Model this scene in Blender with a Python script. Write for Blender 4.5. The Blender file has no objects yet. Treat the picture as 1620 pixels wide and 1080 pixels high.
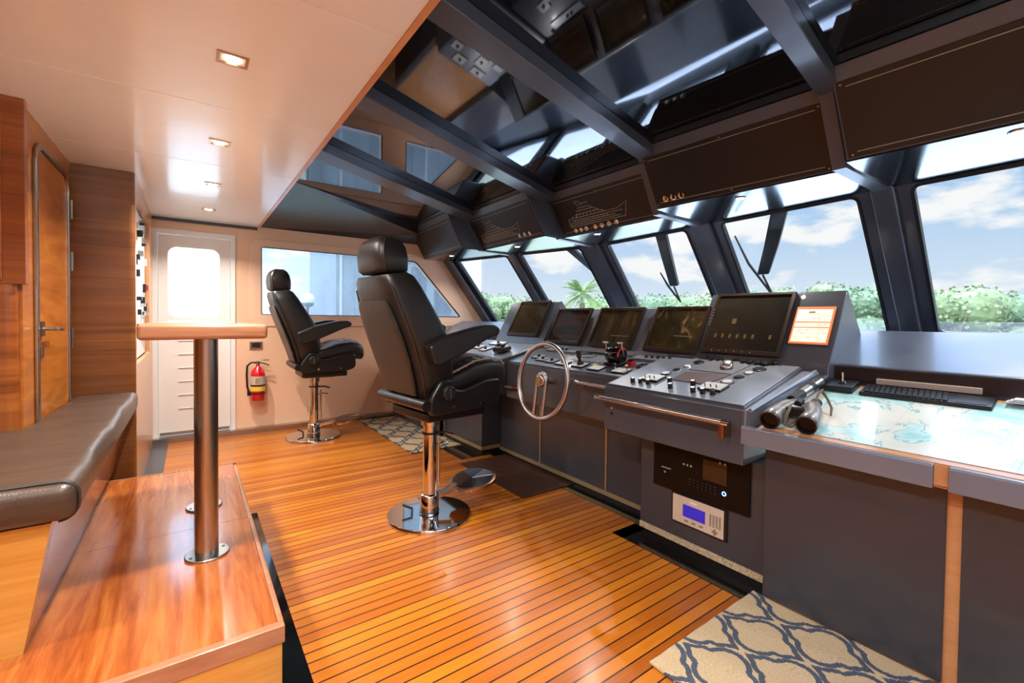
import bpy, bmesh, math, random
from mathutils import Vector, Matrix
from mathutils.geometry import tessellate_polygon
random.seed(7)
SC = bpy.context.scene
COL = SC.collection
PI = math.pi

# ------------------------------------------------------------------ materials
def lin(c):
    if isinstance(c, str):
        c = [int(c[i:i+2], 16)/255 for i in (0, 2, 4)]
        return tuple(x/12.92 if x <= .04045 else ((x+.055)/1.055)**2.4 for x in c) + (1,)
    return tuple(c) + ((1,) if len(c) == 3 else ())
class NT:
    def __init__(s, name):
        s.m = bpy.data.materials.new(name); s.m.use_nodes = True
        s.t = s.m.node_tree; s.b = s.t.nodes['Principled BSDF']; s.out = s.t.nodes['Material Output']
    def n(s, typ, **k):
        nd = s.t.nodes.new(typ)
        for a, v in k.items():
            if a.startswith('i_'):
                nd.inputs[a[2:].replace('_', ' ')].default_value = v
            else: setattr(nd, a, v)
        return nd
    def l(s, a, b): s.t.links.new(a, b)
    def math(s, op, a, b=None, c=None):
        nd = s.t.nodes.new('ShaderNodeMath'); nd.operation = op
        for i, v in enumerate((a, b, c)):
            if v is None: continue
            if isinstance(v, (int, float)): nd.inputs[i].default_value = v
            else: s.l(v, nd.inputs[i])
        return nd.outputs[0]
    def coord(s):
        return s.n('ShaderNodeTexCoord').outputs['Object']
    def mapped(s, scale=(1, 1, 1), rot=(0, 0, 0)):
        mp = s.n('ShaderNodeMapping'); s.l(s.coord(), mp.inputs[0])
        mp.inputs['Scale'].default_value = scale; mp.inputs['Rotation'].default_value = rot
        return mp.outputs[0]
    def ramp(s, fac, stops):
        r = s.n('ShaderNodeValToRGB'); e = r.color_ramp.elements
        while len(e) < len(stops): e.new(.5)
        for el, (p, c) in zip(e, stops): el.position = p; el.color = lin(c)
        s.l(fac, r.inputs[0]); return r.outputs[0]
    def mix(s, f, a, b):
        x = s.n('ShaderNodeMix', data_type='RGBA')
        for i, v in ((0, f), (6, a), (7, b)):
            if isinstance(v, (int, float)): x.inputs[i].default_value = v
            elif isinstance(v, (str, tuple)): x.inputs[i].default_value = lin(v)
            else: s.l(v, x.inputs[i])
        return x.outputs[2]
    def bump(s, h, st=.2, dist=.01):
        b = s.n('ShaderNodeBump'); b.inputs['Strength'].default_value = st; b.inputs['Distance'].default_value = dist
        s.l(h, b.inputs['Height']); s.l(b.outputs[0], s.b.inputs['Normal'])
    def noise(s, vec, scale=5, detail=3, rough=.5, dist=0):
        nz = s.n('ShaderNodeTexNoise'); s.l(vec, nz.inputs['Vector'])
        nz.inputs['Scale'].default_value = scale; nz.inputs['Detail'].default_value = detail
        nz.inputs['Roughness'].default_value = rough; nz.inputs['Distortion'].default_value = dist
        return nz.outputs['Fac']
def simple(name, c, r=.5, metal=0, spec=.5, coat=0, emit=None, es=1, var=.06, vs=6, bump=0, bs=200):
    t = NT(name); b = t.b; b.inputs['Roughness'].default_value = r; b.inputs['Metallic'].default_value = metal
    b.inputs['Specular IOR Level'].default_value = spec; b.inputs['Coat Weight'].default_value = coat
    b.inputs['Coat Roughness'].default_value = .08
    c = lin(c); k = lambda f: tuple(min(1, x*f) for x in c[:3])
    col = t.ramp(t.noise(t.coord(), vs), [(.3, k(1-var)), (.7, k(1+var))]); t.l(col, b.inputs['Base Color'])
    if emit: b.inputs['Emission Color'].default_value = lin(emit); b.inputs['Emission Strength'].default_value = es
    if bump: t.bump(t.noise(t.coord(), bs, 4), bump, .004)
    return t.m
def wood(name, stops, scale, rough=.25, rot=(0, 0, 0), dist=1.2, coat=.3, fine=1):
    t = NT(name); v = t.mapped(scale, rot)
    a = t.noise(v, 1, 6, .6, dist); b2 = t.noise(v, 5*fine, 3, .6, .3)
    f = t.math('ADD', t.math('MULTIPLY', a, .7), t.math('MULTIPLY', b2, .3))
    t.l(t.ramp(f, stops), t.b.inputs['Base Color']); t.b.inputs['Roughness'].default_value = rough
    t.b.inputs['Coat Weight'].default_value = coat; t.b.inputs['Coat Roughness'].default_value = .1
    return t.m
def m_planks():
    t = NT('teak_planks'); s = t.n('ShaderNodeSeparateXYZ'); t.l(t.coord(), s.inputs[0])
    X, Y = s.outputs[0], s.outputs[1]
    q = t.math('DIVIDE', t.math('ADD', Y, .0045), .053); fl = t.math('FLOOR', q); fr = t.math('FRACT', q)
    wn = t.n('ShaderNodeTexWhiteNoise', noise_dimensions='1D'); t.l(fl, wn.inputs['W'])
    sect = t.math('FLOOR', t.math('ADD', t.math('MULTIPLY', X, .55), t.math('MULTIPLY', wn.outputs[0], 7)))
    w2 = t.n('ShaderNodeTexWhiteNoise', noise_dimensions='2D'); cv = t.n('ShaderNodeCombineXYZ'); t.l(fl, cv.inputs[0]); t.l(sect, cv.inputs[1]); t.l(cv.outputs[0], w2.inputs['Vector'])
    g = t.noise(t.mapped((1.5, 45, 1)), 2.2, 4, .6, .4)
    f = t.math('ADD', t.math('ADD', t.math('MULTIPLY', w2.outputs['Value'], .16), t.math('MULTIPLY', wn.outputs[0], .34)), t.math('ADD', t.math('MULTIPLY', g, .42), .04))
    col = t.ramp(f, [(.15, '84400e'), (.42, 'a65a14'), (.65, 'bc701a'), (.9, 'd08a28')])
    line = t.math('LESS_THAN', fr, .105)
    t.l(t.mix(line, col, '220a04'), t.b.inputs['Base Color'])
    t.b.inputs['Roughness'].default_value = .3; t.b.inputs['Specular IOR Level'].default_value = .5
    t.b.inputs['Coat Weight'].default_value = .2; t.b.inputs['Coat Roughness'].default_value = .16
    t.bump(t.math('ADD', t.math('MULTIPLY', line, -1), t.math('MULTIPLY', g, .12)), .25, .003)
    return t.m
def m_rug():
    t = NT('trellis_rug'); s = t.n('ShaderNodeSeparateXYZ'); t.l(t.mapped((1, 1, 1)), s.inputs[0])
    jit = t.math('MULTIPLY', t.math('SUBTRACT', t.noise(t.coord(), 90, 2), .5), .012)
    X = t.math('ADD', s.outputs[0], jit); Y = t.math('ADD', s.outputs[1], jit)
    a, b = .27, .322
    def cell(ox, oy):
        px = t.math('ABSOLUTE', t.math('SUBTRACT', t.math('MULTIPLY', t.math('FRACT', t.math('DIVIDE', t.math('ADD', X, ox+.0), a)), a), a/2))
        py = t.math('ABSOLUTE', t.math('SUBTRACT', t.math('MULTIPLY', t.math('FRACT', t.math('DIVIDE', t.math('ADD', Y, oy), b)), b), b/2))
        def circ(cx, cy, r):
            dx = t.math('SUBTRACT', px, cx); dy = t.math('SUBTRACT', py, cy)
            return t.math('SUBTRACT', t.math('SQRT', t.math('ADD', t.math('MULTIPLY', dx, dx), t.math('MULTIPLY', dy, dy))), r)
        return t.math('MINIMUM', t.math('MINIMUM', circ(.04, 0, .066), circ(0, .068, .047)),
                      t.math('SUBTRACT', t.math('ADD', t.math('MULTIPLY', px, .8), t.math('MULTIPLY', py, .6)), .082))
    d = t.math('MINIMUM', cell(.01, .0), cell(.01+a/2, b/2))
    k = t.math('LESS_THAN', t.math('ABSOLUTE', d), .0095)
    pile = t.noise(t.coord(), 260, 2)
    base = t.ramp(pile, [(.3, 'a89070'), (.7, 'cdb692')]); dk = t.ramp(pile, [(.3, '3b4250'), (.7, '59606c')])
    t.l(t.mix(k, base, dk), t.b.inputs['Base Color']); t.b.inputs['Roughness'].default_value = .95
    t.b.inputs['Specular IOR Level'].default_value = .1; t.bump(pile, .6, .004)
    return t.m
def m_chart():
    t = NT('nautical_chart'); v = t.coord()
    a = t.noise(t.mapped((2.2, 2.6, 1)), 1.6, 6, .55, .6)
    col = t.ramp(a, [(.36, '8cc8c8'), (.44, 'b4dad8'), (.50, 'd4d4c8'), (.62, 'dcdad2'), (.75, 'd6c8a4')])
    g = t.n('ShaderNodeSeparateXYZ'); t.l(v, g.inputs[0])
    gx = t.math('LESS_THAN', t.math('FRACT', t.math('MULTIPLY', g.outputs[0], 7)), .012)
    gy = t.math('LESS_THAN', t.math('FRACT', t.math('MULTIPLY', g.outputs[1], 7)), .012)
    ct = t.math('LESS_THAN', t.math('ABSOLUTE', t.math('SUBTRACT', a, .47)), .006)
    gr = t.math('MAXIMUM', gx, gy)
    c2 = t.mix(t.math('MULTIPLY', gr, .35), col, '9aa0a0'); c3 = t.mix(t.math('MULTIPLY', ct, .6), c2, '4e8f98')
    t.l(c3, t.b.inputs['Base Color']); t.b.inputs['Roughness'].default_value = .25
    t.b.inputs['Coat Weight'].default_value = .6; t.b.inputs['Coat Roughness'].default_value = .04
    return t.m
def m_glass(name, tint, refl=.08, haze=0, hz='c8d4dc'):
    t = NT(name); tr = t.n('ShaderNodeBsdfTransparent'); tr.inputs[0].default_value = lin(tint)
    gl = t.n('ShaderNodeBsdfGlossy'); gl.inputs['Roughness'].default_value = .02
    fr = t.n('ShaderNodeLayerWeight'); fr.inputs[0].default_value = .5
    mx = t.n('ShaderNodeMixShader'); t.l(t.math('ADD', t.math('MULTIPLY', t.math('POWER', fr.outputs['Facing'], 5), .7), .03), mx.inputs[0]); t.l(tr.outputs[0], mx.inputs[1]); t.l(gl.outputs[0], mx.inputs[2])
    o = mx
    if haze:
        d = t.n('ShaderNodeBsdfTranslucent'); d.inputs[0].default_value = lin(hz)
        m2 = t.n('ShaderNodeMixShader'); n = t.noise(t.mapped((6, 6, 1.2)), 2, 5, .6, .5)
        t.l(t.math('MULTIPLY', n, haze), m2.inputs[0]); t.l(mx.outputs[0], m2.inputs[1]); t.l(d.outputs[0], m2.inputs[2]); o = m2
    t.l(o.outputs[0], t.out.inputs[0]); return t.m
def m_screen(name, stops, scale, rot=(0, 0, 0)):
    t = NT(name); a = t.noise(t.mapped(scale, rot), 2, 4, .6, .8)
    c = t.ramp(a, stops); t.l(c, t.b.inputs['Base Color']); t.b.inputs['Roughness'].default_value = .12
    t.b.inputs['Coat Weight'].default_value = .5; t.b.inputs['Coat Roughness'].default_value = .03
    return t.m
def m_leather(name, c, r=.38):
    t = NT(name); v = t.n('ShaderNodeTexVoronoi', i_Scale=260.0); t.l(t.coord(), v.inputs['Vector'])
    w = t.noise(t.mapped((2.5, 14, 8)), 2, 4, .6, .6)
    cc = lin(c); t.l(t.ramp(w, [(.3, tuple(x*.8 for x in cc[:3])), (.7, tuple(min(1, x*1.2) for x in cc[:3]))]), t.b.inputs['Base Color'])
    t.b.inputs['Roughness'].default_value = r
    t.bump(t.math('ADD', t.math('MULTIPLY', v.outputs['Distance'], .25), t.math('MULTIPLY', w, 1.0)), .35, .004); return t.m
def m_brushed(name, c, r=.28):
    t = NT(name); t.b.inputs['Metallic'].default_value = 1
    n = t.noise(t.mapped((90, 90, 2)), 6, 2); cc = lin(c)
    t.l(t.ramp(n, [(.3, tuple(x*.85 for x in cc[:3])), (.7, cc[:3])]), t.b.inputs['Base Color'])
    t.b.inputs['Roughness'].default_value = r; return t.m

WSTOP = [(.25, '6e3410'), (.45, '9c5420'), (.6, 'b46a2c'), (.8, 'cc8440')]
M = {}
M['floor'] = m_planks()
M['wood_h'] = wood('veneer_horizontal', [(.25, '5e2c0e'), (.45, '88461a'), (.6, '9e5824'), (.8, 'b87034')], (.5, .5, 14), .28)
M['wood_dark'] = wood('veneer_dark', [(.25, '4e2a12'), (.5, '74441e'), (.8, '94602e')], (.4, .4, 15), .35, coat=.1)
M['wood_door'] = wood('veneer_door', [(.25, '7c3c10'), (.5, 'b06420'), (.8, 'd48a3a')], (1, 1.2, 9), .3, rot=(.25, 0, 0), dist=1.6)
M['wood_top'] = wood('veneer_step', [(.25, '6c3014'), (.45, '9a4e20'), (.6, 'b26830'), (.8, 'c88848')], (13, 1.1, 3), .16, coat=.6, dist=1.5)
M['wood_gold'] = wood('veneer_gold', [(.25, 'b0742a'), (.5, 'cc9040'), (.8, 'e0ac58')], (1, 1, 16), .3)
M['wood_edge'] = wood('teak_edge', [(.25, 'b47a4c'), (.6, 'c89062'), (.85, 'd8a67c')], (2, 2, 12), .3)
M['wood_rose'] = wood('teak_slab', [(.25, '8e5a3e'), (.5, 'a87250'), (.8, 'bc8a68')], (1.5, 8, 18), .25, coat=.5)
M['ceil'] = simple('ceiling_lacquer', 'e6e2de', .2, 0, .55, .3, var=.015)
M['peach'] = simple('peach_wall', 'e2b99a', .38, var=.03, vs=2)
M['peach2'] = simple('peach_panel', 'e6c0a4', .32, var=.02, vs=2)
M['white'] = simple('white_paint', 'dedad6', .35, var=.02)
M['darkglass'] = simple('dark_mirror_panel', '6c6c70', .035, 1, var=.03)
M['beam'] = simple('dark_beam_paint', '4a4a54', .3, .2, coat=.2, var=.04)
M['beam_dk'] = simple('black_trim', '1c1d20', .35, coat=.2)
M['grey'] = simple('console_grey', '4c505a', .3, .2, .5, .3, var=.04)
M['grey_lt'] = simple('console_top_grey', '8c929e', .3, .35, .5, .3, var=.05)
M['grey_dk'] = simple('console_dark', '363940', .3, .05, .45, .3, var=.05)
M['apron'] = simple('desk_apron_grey', '747884', .35, .1, .5, .25, var=.03)
M['brown'] = simple('overhead_face', '1d1b1c', .38, .0, .35, .0, var=.08, vs=3)
M['hdr'] = simple('overhead_frame', '4a4f5a', .35, .1, coat=.15)
M['soffit'] = simple('soffit_polished', '6a7074', .14, 1, var=.08)
M['frame'] = simple('window_frame_dark', '4a4c55', .3, .3, coat=.3)
M['rubber'] = simple('black_rubber', '0e0e10', .5)
M['black'] = simple('black_plastic', '121214', .35)
M['gloss'] = simple('black_gloss', '08080a', .06, coat=.5)
M['recv'] = simple('receiver_black', '0a0a0b', .25, spec=.2)
M['chrome'] = simple('chrome', 'd8d8d8', .05, 1, var=.01)
M['copper'] = simple('bronze_rim', 'b08a70', .22, 1, var=.03)
M['steel'] = m_brushed('brushed_steel', 'b4aca4', .26)
M['bronze'] = m_brushed('bronze_satin', 'cdc6c6', .3)
M['gold'] = simple('brass_trim', 'b4a078', .35, .7)
M['leather'] = m_leather('dark_leather', '1e1b1a')
M['leather2'] = m_leather('dark_leather_back', '2e2924', .4)
M['stitch'] = simple('pale_stitching', 'a8a69c', .35)
M['cushion'] = m_leather('brown_leather', '44342a', .34)
M['rug'] = m_rug()
M['mat'] = simple('brown_mat', '3e2114', .5, bump=.3)
M['chart'] = m_chart()
M['glass'] = m_glass('window_glass', 'fdfefe')
M['sideglass'] = m_glass('side_glass', 'd4d8dc', haze=.22, hz='c2c8cc')
M['doorglass'] = m_glass('door_glass', 'ffffff', haze=.7, hz='ffffff')
M['bezel'] = simple('monitor_bezel', '2e2018', .3, coat=.3)
M['screen1'] = m_screen('screen_plain', [(.3, '2c2418'), (.7, '3a3020')], (2, 2, 2))
M['screen2'] = m_screen('screen_bands', [(.3, '18140f'), (.5, '2c241a'), (.6, '4e2a16'), (.7, '2a2a1c'), (.8, '4a3e26')], (1, 1, 26))
M['screen3'] = m_screen('screen_murk', [(.3, '2c2a1c'), (.5, '3e3626'), (.7, '5c4c34')], (1.5, 9, 2))
M['screen4'] = m_screen('screen_radar', [(.42, '2a2618'), (.6, '3c3220'), (.7, '8a724a'), (.8, '5a4c30')], (7, 7, 3), (0, .6, .4))
M['screen5'] = m_screen('screen_dark', [(.3, '201c18'), (.7, '2c2820')], (2, 2, 2))
M['screen_line'] = simple('screen_marks', '7c7258', .4)
M['icon'] = simple('screen_icons', '5c4a24', .4, emit='80662c', es=.05)
M['sign_o'] = simple('sign_orange', 'e07840', .5, emit='e07840', es=.25)
M['sign_w'] = simple('sign_paper', 'fbe8d0', .5, emit='ffe0b8', es=.45)
M['ink'] = simple('sign_ink', '7a6a5c', .6)
M['etch'] = simple('etched_line', 'a49c8c', .4, .3)
M['red'] = simple('red_enamel', 'c01018', .2, coat=.5)
M['yellow'] = simple('yellow_label', 'e0c040', .5)
M['lcd'] = simple('blue_lcd', '2822a0', .2, emit='2c26b8', es=.35)
M['blue_led'] = simple('blue_led', '80a8ff', .3, emit='6090ff', es=5)
M['beige'] = simple('beige_panel', 'c0b0a0', .4)
M['lamp'] = simple('lamp_lens', 'ffffff', .3, emit='ffe2b8', es=14)
M['sheet'] = simple('white_panel', 'dcdcdc', .3)
M['binoc'] = simple('binocular_armor', '8e8a84', .3, .2, coat=.2)
M['lens'] = simple('dark_lens', '0a0505', .25, spec=.2)
M['strap'] = simple('strap_webbing', '6c6450', .8)
M['gravel'] = simple('trim_speckle', 'a8987c', .6, var=.45, vs=120)
M['bark'] = simple('bark', '6c6050', .9)
M['hull'] = simple('boat_white', 'dfe4e8', .3)
M['bluewall'] = simple('blue_shed_wall', '74808c', .6, var=.12, vs=.7)
M['paleblue'] = simple('pale_shed_wall', 'b4b8ba', .6, var=.08, vs=.5)
M['navy'] = simple('tinted_boat_window', '3a4660', .15)
M['grass'] = simple('grass', 'a2a890', .9, var=.2, vs=.5)
M['globe'] = simple('globe_white', 'f4f4f4', .3)
M['teakdark'] = simple('black_caulk', '100e0d', .15, coat=.4)
def m_leaf(name, a, b):
    t = NT(name); t.l(t.ramp(t.noise(t.coord(), .9, 4), [(.3, a), (.7, b)]), t.b.inputs['Base Color']); t.b.inputs['Roughness'].default_value = .9
    t.b.inputs['Specular IOR Level'].default_value = .05; return t.m
LEAF = [m_leaf('leaf_a', '5c6a4a', '7e8c68'), m_leaf('leaf_b', '54664e', '748468'), m_leaf('leaf_c', '646e4e', '86926e')]
PALM = m_leaf('palm_leaf', '5c6e40', '889a60')

# ------------------------------------------------------------------ mesh helpers
class MB:
    def __init__(s): s.bm = bmesh.new()
    def face(s, pts):
        try: return s.bm.faces.new([s.bm.verts.new(p) for p in pts])
        except ValueError: return None
    def hexa(s, p):   # 8 points: bottom 0-3, top 4-7
        v = [s.bm.verts.new(q) for q in p]
        for f in ((0, 3, 2, 1), (4, 5, 6, 7), (0, 1, 5, 4), (1, 2, 6, 5), (2, 3, 7, 6), (3, 0, 4, 7)): s.bm.faces.new([v[i] for i in f])
        return s
    def box(s, x0, x1, y0, y1, z0, z1, mtx=None):
        p = [(x0, y0, z0), (x1, y0, z0), (x1, y1, z0), (x0, y1, z0), (x0, y0, z1), (x1, y0, z1), (x1, y1, z1), (x0, y1, z1)]
        if mtx is not None: p = [mtx @ Vector(q) for q in p]
        return s.hexa(p)
    def prism(s, poly, d, mtx=None):   # poly of 3d points, extruded by vector d
        d = Vector(d); a = [Vector(p) for p in poly]; b = [p+d for p in a]
        if mtx is not None: a = [mtx @ p for p in a]; b = [mtx @ p for p in b]
        va = [s.bm.verts.new(p) for p in a]; vb = [s.bm.verts.new(p) for p in b]; n = len(a)
        s.bm.faces.new(va[::-1]); s.bm.faces.new(vb)
        for i in range(n): s.bm.faces.new((va[i], va[(i+1) % n], vb[(i+1) % n], vb[i]))
        return s
    def plate(s, outer, holes, O, U, V, N, t):
        O, U, V, N = map(Vector, (O, U, V, N)); loops = [outer]+list(holes)
        flat = [p for lp in loops for p in lp]
        tb = bmesh.new(); ed = []; base = 0; vs_ = [tb.verts.new((a, b, 0)) for a, b in flat]
        for i, v in enumerate(vs_): v.index = i
        for lp in loops:
            n = len(lp); ed += [tb.edges.new((vs_[base+i], vs_[base+(i+1) % n])) for i in range(n)]; base += n
        bmesh.ops.triangle_fill(tb, use_beauty=True, edges=ed)
        tri = [[v.index for v in f.verts] for f in tb.faces]; tb.free()
        f = [s.bm.verts.new(O+U*a+V*b) for a, b in flat]; g = [s.bm.verts.new(O+U*a+V*b+N*t) for a, b in flat]
        for a, b, c in tri:
            try: s.bm.faces.new((f[a], f[b], f[c])); s.bm.faces.new((g[c], g[b], g[a]))
            except ValueError: pass
        k = 0
        for lp in loops:
            n = len(lp)
            for i in range(n):
                a, b = k+i, k+(i+1) % n
                s.bm.faces.new((f[a], f[b], g[b], g[a]))
            k += n
        return s
    def tube(s, pts, r, seg=10, caps=True, mtx=None, closed=False):
        pts = [Vector(p) for p in pts]
        if mtx is not None: pts = [mtx @ p for p in pts]
        rr = r if isinstance(r, (list, tuple)) else [r]*len(pts); rings = []; n = len(pts); prev = None
        for i, p in enumerate(pts):
            if closed: t = pts[(i+1) % n]-pts[i-1]
            else: t = pts[min(i+1, n-1)]-pts[max(i-1, 0)]
            t.normalize()
            if prev is None:
                a = Vector((0, 0, 1)) if abs(t.z) < .9 else Vector((1, 0, 0)); u = t.cross(a).normalized()
            else: u = (prev-t*prev.dot(t)).normalized()
            prev = u; w = t.cross(u)
            rings.append([s.bm.verts.new(p+(u*math.cos(2*PI*k/seg)+w*math.sin(2*PI*k/seg))*rr[i]) for k in range(seg)])
        for i in range(n if closed else n-1):
            A, B = rings[i], rings[(i+1) % n]
            for k in range(seg): s.bm.faces.new((A[k], A[(k+1) % seg], B[(k+1) % seg], B[k]))
        if caps and not closed: s.bm.faces.new(rings[0][::-1]); s.bm.faces.new(rings[-1])
        return s
    def lathe(s, prof, c=(0, 0, 0), seg=32, mtx=None, cap=True):   # prof (r,z) bottom to top about z
        c = Vector(c); rings = []
        for r, z in prof:
            ps = [c+Vector((r*math.cos(2*PI*k/seg), r*math.sin(2*PI*k/seg), z)) for k in range(seg)]
            if mtx is not None: ps = [mtx @ p for p in ps]
            rings.append([s.bm.verts.new(p) for p in ps])
        for A, B in zip(rings, rings[1:]):
            for k in range(seg): s.bm.faces.new((A[k], A[(k+1) % seg], B[(k+1) % seg], B[k]))
        if cap: s.bm.faces.new(rings[0][::-1]); s.bm.faces.new(rings[-1])
        return s
    def loft(s, secs, seg=24, ex=3.5):   # secs: (center, axisA half vector, axisB half vector)
        rings = []
        for c, a, b in secs:
            c, a, b = map(Vector, (c, a, b)); ring = []
            for k in range(seg):
                th = 2*PI*k/seg; ct, st = math.cos(th), math.sin(th)
                ring.append(s.bm.verts.new(c+a*(math.copysign(abs(ct)**(2/ex), ct))+b*(math.copysign(abs(st)**(2/ex), st))))
            rings.append(ring)
        for A, B in zip(rings, rings[1:]):
            for k in range(seg): s.bm.faces.new((A[k], A[(k+1) % seg], B[(k+1) % seg], B[k]))
        s.bm.faces.new(rings[0][::-1]); s.bm.faces.new(rings[-1]); return s
    def sphere(s, c, r, sub=2, sc=(1, 1, 1)):
        m = Matrix.Translation(Vector(c)) @ Matrix.Diagonal((r*sc[0], r*sc[1], r*sc[2], 1))
        bmesh.ops.create_icosphere(s.bm, subdivisions=sub, radius=1, matrix=m); return s

def rootof(o):
    v = Vector((0, 0, 0))
    while o is not None: v += o.location; o = o.parent
    return v
def build(name, mb, mat, parent=None, bevel=0, seg=2, smooth=False, sub=0, label=None, local=False):
    bm = mb.bm; bmesh.ops.recalc_face_normals(bm, faces=bm.faces)
    if parent is not None and not local:
        off = rootof(parent); bmesh.ops.translate(bm, verts=bm.verts, vec=-off)
    me = bpy.data.meshes.new(name); bm.to_mesh(me); bm.free()
    me.materials.append(mat)
    o = bpy.data.objects.new(name, me); COL.objects.link(o); o.parent = parent
    if smooth:
        for p in me.polygons: p.use_smooth = True
    if bevel:
        b = o.modifiers.new('b', 'BEVEL'); b.width = bevel; b.segments = seg; b.limit_method = 'ANGLE'; b.angle_limit = math.radians(35)
        if seg > 1 or smooth:
            for p in me.polygons: p.use_smooth = True
            w = o.modifiers.new('wn', 'WEIGHTED_NORMAL')
    elif smooth:
        try: me.set_sharp_from_angle(angle=math.radians(45))
        except Exception: pass
    if sub:
        s = o.modifiers.new('s', 'SUBSURF'); s.levels = sub; s.render_levels = sub
    if label: o['label'] = label
    return o
def thing(name, label, cat, loc=(0, 0, 0), rz=0, group=None):
    o = bpy.data.objects.new(name, None); COL.objects.link(o); o.location = loc; o.rotation_euler = (0, 0, rz); o.empty_display_size = .05
    o['label'] = label; o['category'] = cat
    if group: o['group'] = group
    return o
def tag(o, label, cat, group=None, kind=None):
    if cat: o['category'] = cat
    o['label'] = label
    if group: o['group'] = group
    if kind: o['kind'] = kind
    return o
def struct(o, label=None):
    o['kind'] = 'structure'
    if label: o['label'] = label
    return o
def copy_tree(o, parent=None):
    c = o.copy(); COL.objects.link(c); c.parent = parent
    for ch in list(o.children):
        if ch is not c: copy_tree(ch, c)
    return c
def rrect(x0, x1, y0, y1, r, n=5, rr=None):
    out = []
    for i, (cx, cy, a0) in enumerate(((x1-r, y1-r, 0), (x0+r, y1-r, 90), (x0+r, y0+r, 180), (x1-r, y0+r, 270))):
        for k in range(n+1):
            a = math.radians(a0+90*k/n); out.append((cx+r*math.cos(a), cy+r*math.sin(a)))
    return out
def rpoly(pts, r, n=5):   # rounded polygon 2d
    out = []; m = len(pts)
    for i in range(m):
        p = Vector(pts[i]); a = Vector(pts[i-1])-p; b = Vector(pts[(i+1) % m])-p
        rr = min(r, a.length*.45, b.length*.45); a.normalize(); b.normalize()
        s, e = p+a*rr, p+b*rr
        for k in range(n+1):
            t = k/n; q = s*(1-t)**2+p*2*t*(1-t)+e*t*t; out.append((q.x, q.y))
    return out

# ------------------------------------------------------------------ camera
cam = bpy.data.cameras.new('camera'); co = bpy.data.objects.new('camera', cam); COL.objects.link(co)
yaw, pit, rol = .6208, .0216, .0117
r_ = Vector((math.cos(yaw), -math.sin(yaw), 0)); f_ = Vector((math.sin(yaw)*math.cos(pit), math.cos(yaw)*math.cos(pit), -math.sin(pit)))
u_ = r_.cross(f_); r2 = r_*math.cos(rol)+u_*math.sin(rol); u2 = -r_*math.sin(rol)+u_*math.cos(rol)
mw = Matrix((r2, u2, -f_)).transposed().to_4x4(); mw.translation = (0, 0, 1.2); co.matrix_world = mw
cam.sensor_width = 36; cam.lens = 710.3/1620*36; cam.shift_y = -21/1620; cam.clip_start = .02; cam.clip_end = 500
SC.camera = co

# ------------------------------------------------------------------ shell
YW = 5.307; XC = .555; YN = -.45
struct(build('floor', MB().box(-1.7, 3.9, YN, YW+.05, -.05, 0), M['floor']))
k = 0
def trim(mb, mat, label=None, **kw):
    global k; k += 1
    return struct(build('trim_%d' % k, mb, mat, **kw), label)
# black floor borders
trim(MB().box(1.93, 2.12, .5, 1.70, 0, .004), M['teakdark'], 'black floor border along the grey cabinets')
trim(MB().box(2.14, 2.34, 1.70, 3.3, 0, .004), M['teakdark'])
trim(MB().box(1.93, 2.14, 1.62, 1.70, 0, .004), M['teakdark'])
trim(MB().box(1.86, 2.06, 3.31, 3.69, 0, .004), M['teakdark'])
trim(MB().box(.19, .322, YN, 3.09, 0, .006), M['gloss'])
trim(MB().box(-.30, -.175, 3.5, 5.22, 0, .004), M['grey_dk'])
trim(MB().box(-.30, 2.3, 5.22, YW, 0, .05), M['chrome'] if False else M['steel'], 'steel skirting along the peach wall')
# white ceiling with seams
cb = MB()
ys = [YN, 1.417, 2.34, 3.255, 4.17, YW]
for a, b in zip(ys, ys[1:]): cb.box(-1.7, XC, a+.0012, b-.0012, 2.10, 2.13)
cb.box(-1.7, XC, YN, YW, 2.125, 2.18)
struct(build('ceiling', cb, M['ceil'], bevel=.0015, seg=1), 'glossy white ceiling panels')
trim(MB().box(XC, XC+.022, YN, YW-.05, 2.097, 2.30), M['wood_edge'], 'teak edge strip along the white ceiling')
trim(MB().box(-.30, XC, YW-.035, YW, 2.075, 2.10), M['beam_dk'])
sc_ = MB()
for y in ys[1:5]:
    for x in (XC-.02, XC-.16, -.1, -.5): sc_.lathe([(.003, -.002), (.003, 0)], (x, y-.012, 2.0995), 8)
# dark overhead panels
struct(build('ceiling', MB().box(XC+.022, 3.0, YN, YW+.05, 2.29, 2.33), M['darkglass']), 'dark mirror ceiling panels between the beams')
def beam(a0, a1, b0, b1, z0=2.23):
    # underside quad a0-a1 (far side), b0-b1 (near side)
    mb = MB(); p = [(*b0, z0), (*b1, z0), (*a1, z0), (*a0, z0)]; q = [(x, y, 2.291) for x, y, _ in p]
    return mb.hexa(p+q)
BM = [((1.457, .757), (2.34, .885), (1.52, .705), (2.36, .80)),
      ((.577, 1.435), (2.40, 1.92), (.577, 1.315), (2.44, 1.81)),
      ((.577, 2.24), (2.56, 3.12), (.577, 2.09), (2.56, 2.97)),
      ((.577, 3.12), (2.34, 4.17), (.577, 2.93), (2.34, 3.96))]
for a0, a1, b0, b1 in BM:
    if a0[0] > 1: a0, b0 = (.577, .64), (.577, .56)
    trim(beam(a0, a1, b0, b1), M['beam'], bevel=.003, seg=1)
    dx = Vector((b1[0]-b0[0], b1[1]-b0[1])).normalized(); nx = Vector((dx.y, -dx.x))*.012
    mb = MB().hexa([(b0[0]+nx.x, b0[1]+nx.y, 2.262), (b1[0]+nx.x, b1[1]+nx.y, 2.262), (*b1, 2.262), (*b0, 2.262),
                    (b0[0]+nx.x, b0[1]+nx.y, 2.292), (b1[0]+nx.x, b1[1]+nx.y, 2.292), (*b1, 2.292), (*b0, 2.292)])
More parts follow.
